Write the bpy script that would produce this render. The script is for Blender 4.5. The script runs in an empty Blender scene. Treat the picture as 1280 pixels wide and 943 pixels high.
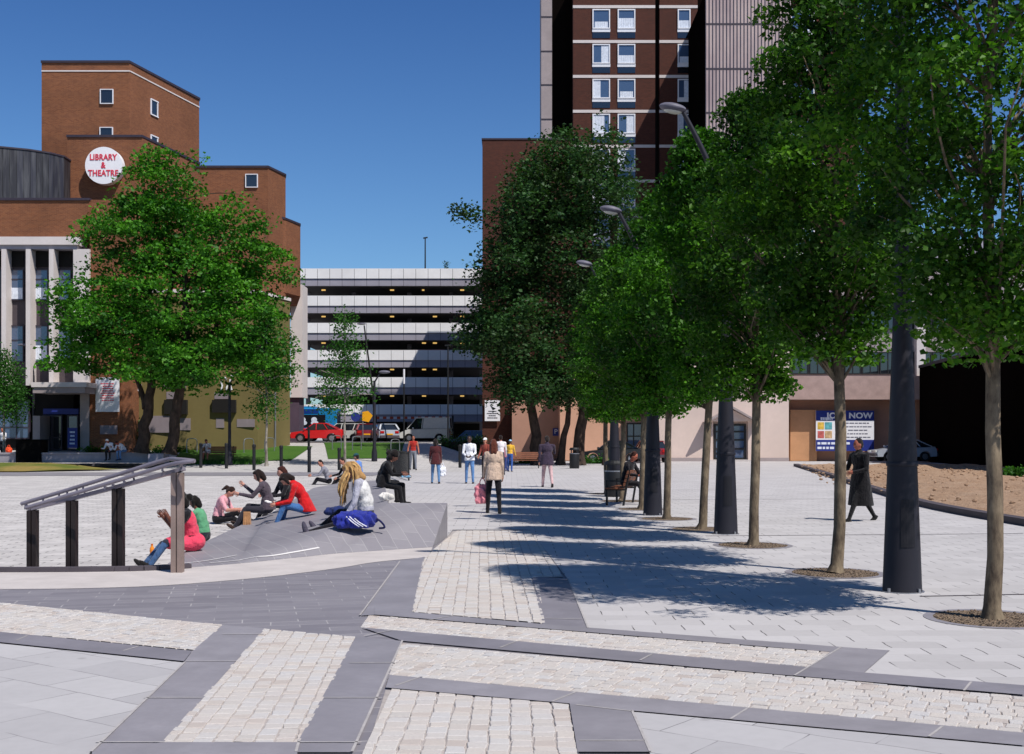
import bpy, bmesh, math, random
import numpy as np
from mathutils import Vector, Matrix, Euler
R = math.radians
random.seed(7)
scene = bpy.context.scene
COL = scene.collection

# ---------------------------------------------------------------- survey helpers
# The camera stands at the origin at eye height; y runs away from it, x to its right.
F, EYE, YH = 1500.0, 1.75, 546.0
def G(px, py, z=0.0):
    d = F*(EYE-z)/(py-YH)
    return ((px-640)*d/F, d)
def A(px, py, d):
    return Vector(((px-640)*d/F, d, EYE+(YH-py)*d/F))
def PX(px, d): return ((px-640)*d/F, d)
def ZZ(py, d): return EYE+(YH-py)*d/F
def smooth(a, b, x):
    t = max(0.0, min(1.0, (x-a)/(b-a))); return t*t*(3-2*t)
def zg(x, y):
    """height of the open ground"""
    return 1.3*smooth(61, 86, y)*smooth(-1.0, -6.0, x)
def zp(x, y):
    """the sunk court on the left"""
    return min(0.0, -.3+.015*(y-16))
def GT(px, py, f, d0=14, d1=110):
    """where the ray through a pixel meets the height function f"""
    d = d0
    while d < d1:
        x = (px-640)*d/F
        if ZZ(py, d) <= f(x, d): return Vector((x, d, f(x, d)))
        d += .03
    return Vector(((px-640)*d1/F, d1, f(0, d1)))

# ---------------------------------------------------------------- tags
def tag(o, label=None, cat=None, group=None, kind=None):
    if label: o['label'] = label
    if cat: o['category'] = cat
    if group: o['group'] = group
    if kind: o['kind'] = kind
    return o
def thing(name, label, cat, loc=(0, 0, 0), rotz=0, group=None):
    o = bpy.data.objects.new(name, None); COL.objects.link(o)
    o.location = loc; o.rotation_euler = (0, 0, rotz)
    o.empty_display_size = .2
    return tag(o, label, cat, group)
def copy_tree(o, parent=None):
    c = o.copy(); COL.objects.link(c)
    if parent: c.parent = parent
    for ch in o.children: copy_tree(ch, c)
    return c
def base_of(o):
    v = Vector((0, 0, 0))
    while o is not None:
        v += Vector(o.location); o = o.parent
    return v

# ---------------------------------------------------------------- mesh builder
class MB:
    def __init__(s): s.v = []; s.f = []; s.m = []
    def add(s, vs, fs, mi=0):
        n = len(s.v); s.v += [tuple(v) for v in vs]
        for f in fs: s.f.append(tuple(i+n for i in f)); s.m.append(mi)
        return s
    def quad(s, a, b, c, d, mi=0): return s.add([a, b, c, d], [(0, 1, 2, 3)], mi)
    def box(s, x0, y0, z0, x1, y1, z1, mi=0):
        return s.add([(x0,y0,z0),(x1,y0,z0),(x1,y1,z0),(x0,y1,z0),(x0,y0,z1),(x1,y0,z1),(x1,y1,z1),(x0,y1,z1)],
                     [(0,3,2,1),(4,5,6,7),(0,1,5,4),(1,2,6,5),(2,3,7,6),(3,0,4,7)], mi)
    def bar(s, p, q, w, h, mi=0, up=(0, 0, 1)):
        """a rectangular bar from p to q; w across, h along up"""
        p = Vector(p); q = Vector(q); d = (q-p).normalized(); u = Vector(up)
        sd = d.cross(u)
        if sd.length < 1e-4: sd = d.cross(Vector((1, 0, 0)))
        sd.normalize(); u = sd.cross(d).normalized()
        a = sd*w/2; b = u*h/2
        vs = [p-a-b, p+a-b, p+a+b, p-a+b, q-a-b, q+a-b, q+a+b, q-a+b]
        return s.add(vs, [(0,1,2,3),(7,6,5,4),(0,4,5,1),(1,5,6,2),(2,6,7,3),(3,7,4,0)], mi)
    def prism(s, poly, z0, z1, mi=0):
        n = len(poly)
        vs = [(x, y, z0) for x, y in poly]+[(x, y, z1) for x, y in poly]
        fs = [tuple(range(n-1, -1, -1)), tuple(range(n, 2*n))]
        fs += [(i, (i+1) % n, n+(i+1) % n, n+i) for i in range(n)]
        return s.add(vs, fs, mi)
    def tube(s, pts, r, n=8, mi=0, caps=True):
        pts = [Vector(p) for p in pts]; k = len(pts)
        rs = r if isinstance(r, (list, tuple)) else [r]*k
        vs = []; ref = None
        for i, p in enumerate(pts):
            d = (pts[min(i+1, k-1)]-pts[max(i-1, 0)]).normalized()
            if ref is None:
                ref = Vector((1, 0, 0)) if abs(d.x) < .9 else Vector((0, 1, 0))
            a = (ref-d*ref.dot(d)).normalized(); ref = a; b = d.cross(a)
            for j in range(n):
                t = 2*math.pi*j/n
                vs.append(p+(a*math.cos(t)+b*math.sin(t))*rs[i])
        fs = []
        for i in range(k-1):
            for j in range(n):
                fs.append((i*n+j, i*n+(j+1) % n, (i+1)*n+(j+1) % n, (i+1)*n+j))
        if caps: fs += [tuple(range(n-1, -1, -1)), tuple(range((k-1)*n, k*n))]
        return s.add(vs, fs, mi)
    def cyl(s, p, q, r0, r1=None, n=12, mi=0): return s.tube([p, q], [r0, r0 if r1 is None else r1], n, mi)
    def lathe(s, c, prof, n=20, mi=0):
        """prof: list of (radius, z) about the vertical axis through c"""
        return s.tube([(c[0], c[1], c[2]+z) for r, z in prof], [max(r, .0005) for r, z in prof], n, mi)
    def ell(s, c, r, n=12, m=8, mi=0, rot=None):
        vs = []; fs = []
        c = Vector(c)
        for i in range(m+1):
            t = math.pi*i/m
            for j in range(n):
                p = 2*math.pi*j/n
                w = Vector((r[0]*math.sin(t)*math.cos(p), r[1]*math.sin(t)*math.sin(p), -r[2]*math.cos(t)))
                if rot is not None: w = rot @ w
                vs.append(c+w)
        for i in range(m):
            for j in range(n):
                fs.append((i*n+j, i*n+(j+1) % n, (i+1)*n+(j+1) % n, (i+1)*n+j))
        return s.add(vs, fs, mi)
    def wheel(s, c, ax, r0, r1, n=20, m=8, mi=0):
        """torus about axis ax"""
        ax = Vector(ax).normalized(); u = ax.orthogonal().normalized(); w = ax.cross(u)
        vs = []; fs = []
        for i in range(n):
            t = 2*math.pi*i/n; d = u*math.cos(t)+w*math.sin(t)
            for j in range(m):
                p = 2*math.pi*j/m
                vs.append(Vector(c)+d*(r0+r1*math.cos(p))+ax*r1*math.sin(p))
        for i in range(n):
            for j in range(m):
                fs.append((i*m+j, ((i+1) % n)*m+j, ((i+1) % n)*m+(j+1) % m, i*m+(j+1) % m))
        return s.add(vs, fs, mi)
    def build(s, name, mats, parent=None, smoothed=False, world=True, bevel=0, weld=True):
        if not isinstance(mats, (list, tuple)): mats = [mats]
        bm = bmesh.new(); off = base_of(parent) if (parent is not None and world) else Vector((0, 0, 0))
        vs = [bm.verts.new(Vector(v)-off) for v in s.v]
        for f, mi in zip(s.f, s.m):
            try: fc = bm.faces.new([vs[i] for i in f]); fc.material_index = mi
            except ValueError: pass
        if weld: bmesh.ops.remove_doubles(bm, verts=bm.verts[:], dist=1e-5)
        bmesh.ops.recalc_face_normals(bm, faces=bm.faces[:])
        if bevel:
            es = [e for e in bm.edges if len(e.link_faces) == 2 and e.calc_face_angle(0) > .6]
            bmesh.ops.bevel(bm, geom=es, offset=bevel, segments=2, affect='EDGES', profile=.5)
        me = bpy.data.meshes.new(name)
        bm.to_mesh(me); bm.free()
        for m in mats: me.materials.append(m)
        if smoothed:
            me.polygons.foreach_set('use_smooth', [True]*len(me.polygons))
            try: me.set_sharp_from_angle(angle=R(40))
            except Exception: pass
        o = bpy.data.objects.new(name, me); COL.objects.link(o)
        if parent is not None: o.parent = parent
        return o

def bezier(pts, n=10):
    """smooth path through the given points (Catmull-Rom)"""
    P = [Vector(p) for p in pts]; out = []
    for i in range(len(P)-1):
        a = P[max(i-1, 0)]; b = P[i]; c = P[i+1]; d = P[min(i+2, len(P)-1)]
        for k in range(n):
            t = k/n
            out.append(.5*((2*b)+(c-a)*t+(2*a-5*b+4*c-d)*t*t+(3*b-a-3*c+d)*t**3))
    out.append(P[-1]); return out

# ---------------------------------------------------------------- materials
def lin(h):
    h = h.lstrip('#'); c = [int(h[i:i+2], 16)/255 for i in (0, 2, 4)]
    return tuple((x/12.92 if x <= .04045 else ((x+.055)/1.055)**2.4) for x in c)
class NT:
    def __init__(s, name):
        s.mat = bpy.data.materials.new(name); s.mat.use_nodes = True
        s.t = s.mat.node_tree; s.b = s.t.nodes['Principled BSDF']; s.out = s.t.nodes['Material Output']
    def n(s, kind, **kw):
        nd = s.t.nodes.new(kind)
        for k, v in kw.items():
            if k.startswith('i_'): nd.inputs[int(k[2:])].default_value = v
            elif k in ('operation', 'blend_type', 'data_type', 'wave_type', 'bands_direction', 'feature', 'offset', 'squash', 'noise_dimensions', 'mode', 'interpolation'): setattr(nd, k, v)
            else: nd.inputs[k].default_value = v
        return nd
    def l(s, a, b): s.t.links.new(a, b)
    def mix(s, fac, a, b, blend='MIX'):
        nd = s.n('ShaderNodeMixRGB', blend_type=blend)
        for i, x in enumerate((fac, a, b)):
            if isinstance(x, bpy.types.NodeSocket): s.l(x, nd.inputs[i])
            else: nd.inputs[i].default_value = x if i == 0 else (*x[:3], 1)
        return nd.outputs[0]
    def math(s, op, a, b=0.0):
        nd = s.n('ShaderNodeMath', operation=op)
        for i, x in enumerate((a, b)):
            if isinstance(x, bpy.types.NodeSocket): s.l(x, nd.inputs[i])
            else: nd.inputs[i].default_value = x
        return nd.outputs[0]
    def ramp(s, fac, p0, p1, c0=(0, 0, 0), c1=(1, 1, 1)):
        nd = s.n('ShaderNodeValToRGB'); e = nd.color_ramp.elements
        e[0].position = p0; e[0].color = (*c0, 1); e[1].position = p1; e[1].color = (*c1, 1)
        s.l(fac, nd.inputs[0]); return nd.outputs[0]
    def pos(s): return s.n('ShaderNodeNewGeometry').outputs['Position']
    def obj(s): return s.n('ShaderNodeTexCoord').outputs['Object']
    def noise(s, vec, scale, detail=4, rough=.55):
        nd = s.n('ShaderNodeTexNoise'); nd.inputs['Scale'].default_value = scale
        nd.inputs['Detail'].default_value = detail; nd.inputs['Roughness'].default_value = rough
        s.l(vec, nd.inputs['Vector']); return nd.outputs['Fac']
    def mapping(s, vec, rot=(0, 0, 0), scale=(1, 1, 1), loc=(0, 0, 0)):
        nd = s.n('ShaderNodeMapping'); nd.inputs['Rotation'].default_value = rot
        nd.inputs['Scale'].default_value = scale; nd.inputs['Location'].default_value = loc
        s.l(vec, nd.inputs['Vector']); return nd.outputs[0]
    def wallvec(s, vec):
        sp = s.n('ShaderNodeSeparateXYZ'); s.l(vec, sp.inputs[0])
        cb = s.n('ShaderNodeCombineXYZ')
        s.l(s.math('ADD', sp.outputs[0], sp.outputs[1]), cb.inputs[0]); s.l(sp.outputs[2], cb.inputs[1])
        return cb.outputs[0]
    def bump(s, h, strength=.3, dist=.01):
        nd = s.n('ShaderNodeBump'); nd.inputs['Strength'].default_value = strength
        nd.inputs['Distance'].default_value = dist
        s.l(h, nd.inputs['Height']); s.l(nd.outputs[0], s.b.inputs['Normal'])
    def color(s, c):
        if isinstance(c, bpy.types.NodeSocket): s.l(c, s.b.inputs['Base Color'])
        else: s.b.inputs['Base Color'].default_value = (*c[:3], 1)
    def set(s, rough=.7, metal=0, spec=.5):
        s.b.inputs['Roughness'].default_value = rough; s.b.inputs['Metallic'].default_value = metal
        s.b.inputs['Specular IOR Level'].default_value = spec; return s.mat

def mul(c, k): return tuple(min(1, x*k) for x in c[:3])
def plain(name, c, rough=.7, metal=0, var=.18, scale=3.0, bump=0, spec=.4, local=True):
    """one colour with uneven tone"""
    if isinstance(c, str): c = lin(c)
    t = NT(name); v = t.obj() if local else t.pos()
    n1 = t.noise(v, scale, 5); n2 = t.noise(v, scale*9, 3)
    col = t.mix(t.ramp(n1, .3, .7), mul(c, 1-var), mul(c, 1+var))
    col = t.mix(t.math('MULTIPLY', t.ramp(n2, .35, .75), .35), col, mul(c, 1-var*1.4))
    t.color(col)
    if bump: t.bump(n2, bump, .01)
    return t.set(rough, metal, spec)
def brick(name, c1, c2, mortar, bw, bh, ms, rough=.85, wall=True, rot=0.0, bump=.3, bdist=.006, stain=.35, mort_mask=None, var=.5, sm=.1, spec=.3, dark=.6, off=.5, big=.35, perp=False, m0=.45, m1=.6, gum=0):
    c1, c2, mortar = [lin(c) if isinstance(c, str) else c for c in (c1, c2, mortar)]
    t = NT(name); p = t.pos()
    v = t.wallvec(p) if wall else t.mapping(p, rot=(0, 0, rot))
    # a little wobble so joints are not ruler-straight
    nd = t.n('ShaderNodeTexNoise'); nd.inputs['Scale'].default_value = 1.5/bw; t.l(v, nd.inputs['Vector'])
    wob = t.n('ShaderNodeVectorMath', operation='MULTIPLY_ADD'); t.l(nd.outputs['Color'], wob.inputs[0])
    wob.inputs[1].default_value = (bh*.12, bh*.12, 0); t.l(v, wob.inputs[2])
    b = t.n('ShaderNodeTexBrick'); b.offset = off; t.l(wob.outputs[0], b.inputs['Vector'])
    b.inputs['Color1'].default_value = (*c1, 1); b.inputs['Color2'].default_value = (*c2, 1)
    b.inputs['Mortar'].default_value = (*mortar, 1); b.inputs['Scale'].default_value = 1
    b.inputs['Mortar Size'].default_value = ms; b.inputs['Mortar Smooth'].default_value = sm
    b.inputs['Bias'].default_value = 0; b.inputs['Brick Width'].default_value = bw; b.inputs['Row Height'].default_value = bh
    col = b.outputs['Color']
    if mort_mask is not None:      # joints only show here and there
        b.inputs['Mortar'].default_value = (*mul(c1, .5), 1)
        tile = t.mix(.5, c1, c2)
        m = t.ramp(t.noise(p, mort_mask, 2), m0, m1)
        f = t.math('MULTIPLY', b.outputs['Fac'], m)
        if perp:       # cross joints stand open, bed joints are tight
            sp = t.n('ShaderNodeSeparateXYZ'); t.l(wob.outputs[0], sp.inputs[0])
            bed = t.math('LESS_THAN', t.math('PINGPONG', sp.outputs[1], bh/2), ms*1.6)
            f = t.math('MULTIPLY', f, t.math('SUBTRACT', 1.0, t.math('MULTIPLY', bed, .9)))
        bb = t.n('ShaderNodeTexBrick'); bb.offset = off; t.l(wob.outputs[0], bb.inputs['Vector'])
        for k, c in (('Color1', c1), ('Color2', c2), ('Mortar', mul(c1, .97))): bb.inputs[k].default_value = (*c, 1)
        bb.inputs['Scale'].default_value = 1; bb.inputs['Mortar Size'].default_value = 0.0
        bb.inputs['Brick Width'].default_value = bw; bb.inputs['Row Height'].default_value = bh; bb.inputs['Bias'].default_value = 0
        col = t.mix(f, bb.outputs['Color'], mortar)
    n1 = t.noise(p, big, 5, .6); n2 = t.noise(p, 12, 4)
    col = t.mix(t.math('MULTIPLY', t.ramp(n1, .42, .72), stain), col, t.mix(1, col, (dark,)*3, 'MULTIPLY'))
    col = t.mix(t.math('MULTIPLY', t.ramp(n2, .4, .8), stain*.6), col, t.mix(1, col, (dark,)*3, 'MULTIPLY'))
    if gum:            # trodden gum and drips
        vo = t.n('ShaderNodeTexVoronoi'); vo.inputs['Scale'].default_value = gum; vo.inputs['Randomness'].default_value = 1; t.l(p, vo.inputs['Vector'])
        spot = t.ramp(vo.outputs['Distance'], .03, .10, (1, 1, 1), (0, 0, 0))
        keep = t.ramp(t.noise(p, .7, 2), .46, .58)
        col = t.mix(t.math('MULTIPLY', t.math('MULTIPLY', spot, keep), .55), col, t.mix(1, col, (.45, .44, .43), 'MULTIPLY'))
    t.color(col)
    if bump:
        h = t.math('ADD', t.math('MULTIPLY', b.outputs['Fac'], -1.0), t.math('MULTIPLY', t.noise(p, 40, 3), .5))
        t.bump(h, bump, bdist)
    return t.set(rough, 0, spec)
def glass(name, c=(.02, .03, .045), rough=.04):
    t = NT(name); t.color(c); m = t.set(rough, 0, .9); t.b.inputs['Coat Weight'].default_value = .6
    t.b.inputs['Coat Roughness'].default_value = .03
    return m
def paint(name, c, coat=.6, rough=.35):
    if isinstance(c, str): c = lin(c)
    t = NT(name); n1 = t.noise(t.obj(), 6, 4)
    t.color(t.mix(t.ramp(n1, .35, .75), c, mul(c, .88)))
    t.b.inputs['Coat Weight'].default_value = coat; t.b.inputs['Coat Roughness'].default_value = .08
    return t.set(rough, 0, .5)
def cloth(name, c):
    if isinstance(c, str): c = lin(c)
    t = NT(name); v = t.obj(); n1 = t.noise(v, 9, 3); n2 = t.noise(v, 160, 2)
    col = t.mix(t.ramp(n1, .35, .7), mul(c, 1.12), mul(c, .78)); t.color(col)
    n3 = t.noise(t.mapping(v, scale=(1, 1, .45)), 22, 3, .5); t.bump(t.math('ADD', t.math('ADD', n1, n3), t.math('MULTIPLY', n2, .1)), .9, .03)
    t.b.inputs['Sheen Weight'].default_value = .15
    return t.set(.9, 0, .2)
def leaf(name, c1, c2, c3, trans=.35, island=True):
    t = NT(name)
    rnd = t.n('ShaderNodeNewGeometry').outputs['Random Per Island']
    n1 = t.noise(t.obj(), .55, 3)
    c = t.mix(rnd, c1, c2); c = t.mix(t.ramp(n1, .42, .66), c, c3)
    t.color(c); t.set(.5, 0, .16)
    tr = t.n('ShaderNodeBsdfTranslucent'); t.l(t.mix(1, c, (.95, 1.25, .35), 'MULTIPLY'), tr.inputs[0])
    mx = t.n('ShaderNodeMixShader'); mx.inputs[0].default_value = trans
    t.l(t.b.outputs[0], mx.inputs[1]); t.l(tr.outputs[0], mx.inputs[2]); t.l(mx.outputs[0], t.out.inputs[0])
    return t.mat
def bark(name, c1, c2, scale=6):
    t = NT(name); v = t.mapping(t.obj(), scale=(1, 1, .35)); n1 = t.noise(v, scale, 6, .7); n2 = t.noise(t.obj(), 2.2, 4)
    c = t.mix(t.ramp(n1, .35, .65), c1, c2); c = t.mix(t.math('MULTIPLY', t.ramp(n2, .5, .7), .5), c, mul(c2, 1.5)); t.color(c)
    t.bump(n1, .7, .02); return t.set(.9, 0, .2)
def lamp_mat(name, c, s):
    t = NT(name); t.color(c); t.b.inputs['Emission Color'].default_value = (*c, 1); t.b.inputs['Emission Strength'].default_value = s
    return t.mat

MT = {}
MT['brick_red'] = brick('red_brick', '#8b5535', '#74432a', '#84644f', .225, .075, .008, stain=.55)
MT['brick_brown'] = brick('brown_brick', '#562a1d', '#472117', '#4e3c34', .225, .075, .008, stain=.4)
MT['brick_shade'] = brick('shaded_brick', '#120d0b', '#0e0a08', '#121010', .225, .075, .01, spec=0)  # near-black brick with the shade put into its colour
MT['khaki'] = plain('khaki_render', '#6d6139', .9, var=.12, scale=.5, bump=.1, local=False)
MT['grey_patch'] = plain('grey_paint_patch', '#84797c', .9, var=.08, local=False)
MT['concrete'] = plain('grey_concrete', '#9d9190', .9, var=.13, scale=.6, bump=.15, local=False)
MT['concrete_pale'] = plain('pale_concrete', '#cfc6c2', .85, var=.08, scale=.6, bump=.1, local=False)
MT['concrete_white'] = plain('white_concrete', '#eeecea', .8, var=.08, scale=.35, local=False)
MT['concrete_grey'] = plain('weathered_concrete', '#9c98a2', .85, var=.1, scale=.6, local=False)
MT['spandrel'] = plain('slate_spandrel', '#4a4145', .7, var=.1, scale=1, local=False)
MT['beige'] = plain('beige_render', '#d3bfb4', .9, var=.08, scale=.4, bump=.1, local=False)
MT['peach'] = plain('peach_render', '#c79a80', .9, var=.08, scale=.5, local=False)
MT['band'] = plain('aggregate_band', '#a98f86', .95, var=.14, scale=2, bump=.3, local=False)
MT['timber'] = plain('timber_hoarding', '#b98a64', .8, var=.12, scale=1.2, local=False)
MT['pinkwall'] = plain('pink_render', '#b08672', .9, var=.1, scale=.7, local=False)
MT['white_frame'] = plain('white_window_frame', '#e2e2e6', .5, var=.04)
MT['curtain'] = plain('net_curtain', '#d5dbe6', .9, var=.15, scale=6)
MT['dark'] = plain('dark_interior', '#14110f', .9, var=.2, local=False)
MT['roof'] = plain('roof_felt', '#4c4846', .95, var=.15, local=False)
MT['coping'] = plain('metal_coping', '#38303a', .5, var=.15, local=False)
MT['glass'] = glass('window_glass', (.06, .10, .18))
MT['glass_dark'] = glass('dark_glass', (.012, .014, .018))
def clad():
    t = NT('copper_cladding'); p = t.wallvec(t.pos())
    w = t.n('ShaderNodeTexBrick'); w.offset = 0; t.l(p, w.inputs['Vector'])
    for k, c in (('Color1', '#33333d'), ('Color2', '#26252b'), ('Mortar', '#151416')): w.inputs[k].default_value = (*lin(c), 1)
    w.inputs['Scale'].default_value = 1; w.inputs['Mortar Size'].default_value = .03; w.inputs['Brick Width'].default_value = .55; w.inputs['Row Height'].default_value = 40
    n = t.noise(t.mapping(p, scale=(2.5, .3, 1)), 1.2, 5)
    t.color(t.mix(t.math('MULTIPLY', t.ramp(n, .45, .7), .7), w.outputs['Color'], lin('#5a5a5c')))
    t.bump(w.outputs['Fac'], .5, -.03); return t.set(.55, .2, .5)
MT['copper'] = clad()
def ribbed():
    t = NT('ribbed_concrete'); p = t.wallvec(t.pos())
    w = t.n('ShaderNodeTexWave'); w.wave_type = 'BANDS'; w.bands_direction = 'X'; t.l(p, w.inputs['Vector'])
    w.inputs['Scale'].default_value = 1.2; w.inputs['Distortion'].default_value = 0
    n = t.noise(t.mapping(p, scale=(1, .25, 1)), .8, 5)
    c = t.mix(t.ramp(n, .35, .7), lin('#b5a3a0'), lin('#98878a'))
    t.color(c); t.bump(w.outputs['Fac'], 1.0, .12); return t.set(.95, 0, .2)
MT['ribbed'] = ribbed()
# paving
MT['paver'] = brick('pale_paving', '#bfbbba', '#b3afae', '#5c5958', .45, .30, .006, wall=False, bump=.05, stain=.42, mort_mask=1.1, dark=.78, rough=.75, big=.35, perp=True, m0=.38, m1=.52, gum=2.6)
MT['paver_far'] = brick('far_paving', '#bcb8b5', '#aeaaa8', '#8e8a88', .6, .4, .01, wall=False, bump=.1, stain=.25, dark=.8, big=.12)
MT['slab'] = brick('pale_slab_paving', '#b8b5b5', '#a9a6a7', '#767374', .75, .45, .004, wall=False, rot=.62, bump=.12, stain=.42, dark=.8, mort_mask=1.4, big=.9, m0=.36, m1=.5, gum=2.2)
MT['slate'] = brick('slate_paving', '#888489', '#7b777d', '#aeaaaa', .52, .21, .006, wall=False, rot=-.22, bump=.15, stain=.35, dark=.78, rough=.6, big=.7, mort_mask=2.0, gum=2.0)
MT['slate_ramp'] = brick('ramp_slate_paving', '#8f8b8f', '#858186', '#9d9a9b', .55, .26, .006, wall=False, rot=1.18, bump=.15, stain=.35, dark=.8, rough=.6, big=.6)
MT['slate_slab'] = plain('slate_slab', '#888489', .55, var=.14, scale=1.6, bump=.08, local=False)
MT['granite'] = plain('pale_granite', '#c0b8b4', .8, var=.1, scale=2.5, bump=.15, local=False)
MT['mortar'] = plain('sett_mortar', '#aaa29e', .95, var=.2, scale=12, bump=.4, local=False)
MT['joint'] = plain('joint_mortar', '#a9a4a2', .95, var=.15, scale=12, local=False)
MT['white_inlay'] = plain('white_inlay_stone', '#d8d4d2', .8, var=.06, local=False)
def sett():
    t = NT('granite_sett'); rnd = t.n('ShaderNodeNewGeometry').outputs['Random Per Island']; p = t.pos()
    nd = t.n('ShaderNodeValToRGB'); e = nd.color_ramp.elements
    e[0].position = 0; e[0].color = (*lin('#bcb6b0'), 1); e[1].position = 1; e[1].color = (*lin('#c6c1bb'), 1)
    for q, c in ((.25, '#c2bab3'), (.5, '#c0bdbb'), (.78, '#c4bcb4'), (.93, '#b5aaa2')):
        x = e.new(q); x.color = (*lin(c), 1)
    t.l(rnd, nd.inputs[0])
    n1 = t.noise(p, 60, 4, .7); n2 = t.noise(p, 1.2, 4)
    c = t.mix(t.math('MULTIPLY', t.ramp(n1, .45, .75), .35), nd.outputs[0], lin('#a39a97'))
    c = t.mix(t.math('MULTIPLY', t.ramp(n2, .5, .75), .25), c, lin('#b8a69c'))
    t.color(c); t.bump(n1, .6, .01); return t.set(.85, 0, .3)
MT['sett'] = sett()
MT['wave'] = brick('court_paving', '#cdc8c4', '#bbb6b3', '#65615f', .62, .15, .013, wall=False, rot=.05, bump=.5, bdist=.02, stain=.35, dark=.78, mort_mask=1.6, big=.8, m0=.36, m1=.5)
def soil():
    t = NT('bare_soil'); p = t.pos(); n1 = t.noise(p, 1.2, 6, .65); n2 = t.noise(p, 14, 5, .7)
    c = t.mix(t.ramp(n1, .35, .7), lin('#a98a70'), lin('#b89c84')); c = t.mix(t.math('MULTIPLY', t.ramp(n2, .5, .72), .7), c, lin('#75604f'))
    t.color(c); t.bump(t.math('ADD', n1, n2), 1, .08); return t.set(.95, 0, .1)
MT['soil'] = soil()
def grassm():
    t = NT('mown_grass'); p = t.pos(); n1 = t.noise(p, .5, 5); n2 = t.noise(p, 9, 5, .7)
    c = t.mix(t.ramp(n1, .35, .7), lin('#3f6322'), lin('#4c6c2a')); c = t.mix(t.math('MULTIPLY', t.ramp(n2, .4, .7), .6), c, lin('#33521a'))
    t.color(c); t.bump(n2, 1, .06); return t.set(.9, 0, .15)
MT['grass'] = grassm()
def grassdry():
    t = NT('worn_grass'); p = t.pos(); n1 = t.noise(p, .35, 5); n2 = t.noise(p, 9, 5, .7)
    c = t.mix(t.ramp(n1, .4, .62), lin('#5c6b2c'), lin('#98824c')); c = t.mix(t.math('MULTIPLY', t.ramp(n2, .4, .7), .5), c, lin('#5a5a2a'))
    t.color(c); t.bump(n2, 1, .06); return t.set(.9, 0, .15)
MT['grass_dry'] = grassdry()
MT['asphalt'] = plain('asphalt', '#4e4c4e', .9, var=.15, scale=.7, bump=.2, local=False)
MT['kerb'] = plain('dark_kerb', '#4d464b', .8, var=.15, scale=2, local=False)
MT['gravel'] = brick('pit_gravel', '#a08a72', '#7c6a58', '#4a4038', .03, .025, .004, wall=False, bump=.8, bdist=.02)
# metals and paints
MT['lamp_grey'] = plain('lamp_post_paint', '#26252c', .5, var=.12, scale=2, spec=.25)
MT['lamp_door'] = plain('lamp_access_door', '#1e1d22', .5, spec=.25)
MT['matte_black'] = plain('matte_black', '#060606', .9, spec=.1)
MT['lamp_head'] = plain('lamp_head_paint', '#6a6772', .5, spec=.3)
MT['black_metal'] = paint('black_metal', '#0d0d0f', .05, .6)
MT['bronze'] = plain('bronze_plate', '#937f76', .5, .2, var=.18, scale=3)
MT['bronze_shade'] = plain('shaded_bronze', '#2b2321', .5, .2, var=.2, scale=3)  # darker copy of the bronze, shade put into its colour
MT['rail_grey'] = plain('rail_metal', '#8a838c', .4, .25, var=.15, scale=3)
MT['steel'] = plain('galvanised_steel', '#9a9a9e', .4, .7, var=.15)
MT['wood'] = plain('bench_wood', '#7c4a30', .6, var=.2, scale=5)
MT['rubber'] = plain('tyre_rubber', '#17171a', .9)
MT['chrome'] = plain('wheel_alloy', '#a9a9ae', .3, .8)
MT['red_car'] = paint('red_car_paint', '#c8161c'); MT['white_car'] = paint('white_car_paint', '#d8d6cf')
MT['silver_car'] = paint('silver_car_paint', '#a7acb4'); MT['maroon_car'] = paint('maroon_car_paint', '#7a1520')
MT['blue_car'] = paint('blue_car_paint', '#3f78c4'); MT['black_car'] = paint('black_car_paint', '#15181c')
MT['bus_blue'] = paint('bus_blue_paint', '#1784bd'); MT['bus_navy'] = paint('bus_navy_paint', '#123a86')
MT['taillight'] = plain('red_lamp_lens', '#b01512', .2); MT['headlight'] = plain('clear_lamp_lens', '#d8d8d0', .15)
MT['red_sign'] = plain('red_lettering', '#d22a45', .6, var=.05); MT['white_sign'] = plain('white_sign_face', '#e8e6e8', .5, var=.03)
MT['blue_sign'] = plain('blue_sign_face', '#22307e', .5, var=.06); MT['yellow_sign'] = plain('yellow_sign_face', '#e6a312', .5, var=.05)
MT['pale_text'] = plain('pale_lettering', '#d9dcea', .6, var=.03); MT['grey_text'] = plain('grey_lettering', '#70707c', .6)
MT['orange'] = plain('orange_plastic', '#e8881c', .4)
# plants
MT['leaf_street'] = leaf('street_tree_leaves', (.020, .078, .008), (.105, .25, .012), (.015, .050, .008), .30)
MT['leaf_street_bright'] = leaf('young_street_tree_leaves', (.026, .100, .008), (.100, .28, .014), (.018, .066, .008), .30)
MT['leaf_big'] = leaf('broad_tree_leaves', (.030, .135, .010), (.105, .30, .018), (.018, .082, .010), .30)
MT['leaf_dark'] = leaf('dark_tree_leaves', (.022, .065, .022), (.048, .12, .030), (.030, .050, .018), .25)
MT['leaf_thin'] = leaf('birch_leaves', (.035, .13, .016), (.075, .20, .030), (.03, .10, .02), .4)
MT['bark_dark'] = bark('dark_bark', lin('#2a221d'), lin('#4a3c33'))
MT['bark_pale'] = bark('mottled_bark', lin('#463b32'), lin('#83745f'), 9)
MT['bark_birch'] = bark('birch_bark', lin('#5f574f'), lin('#9d958a'), 5)
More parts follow.
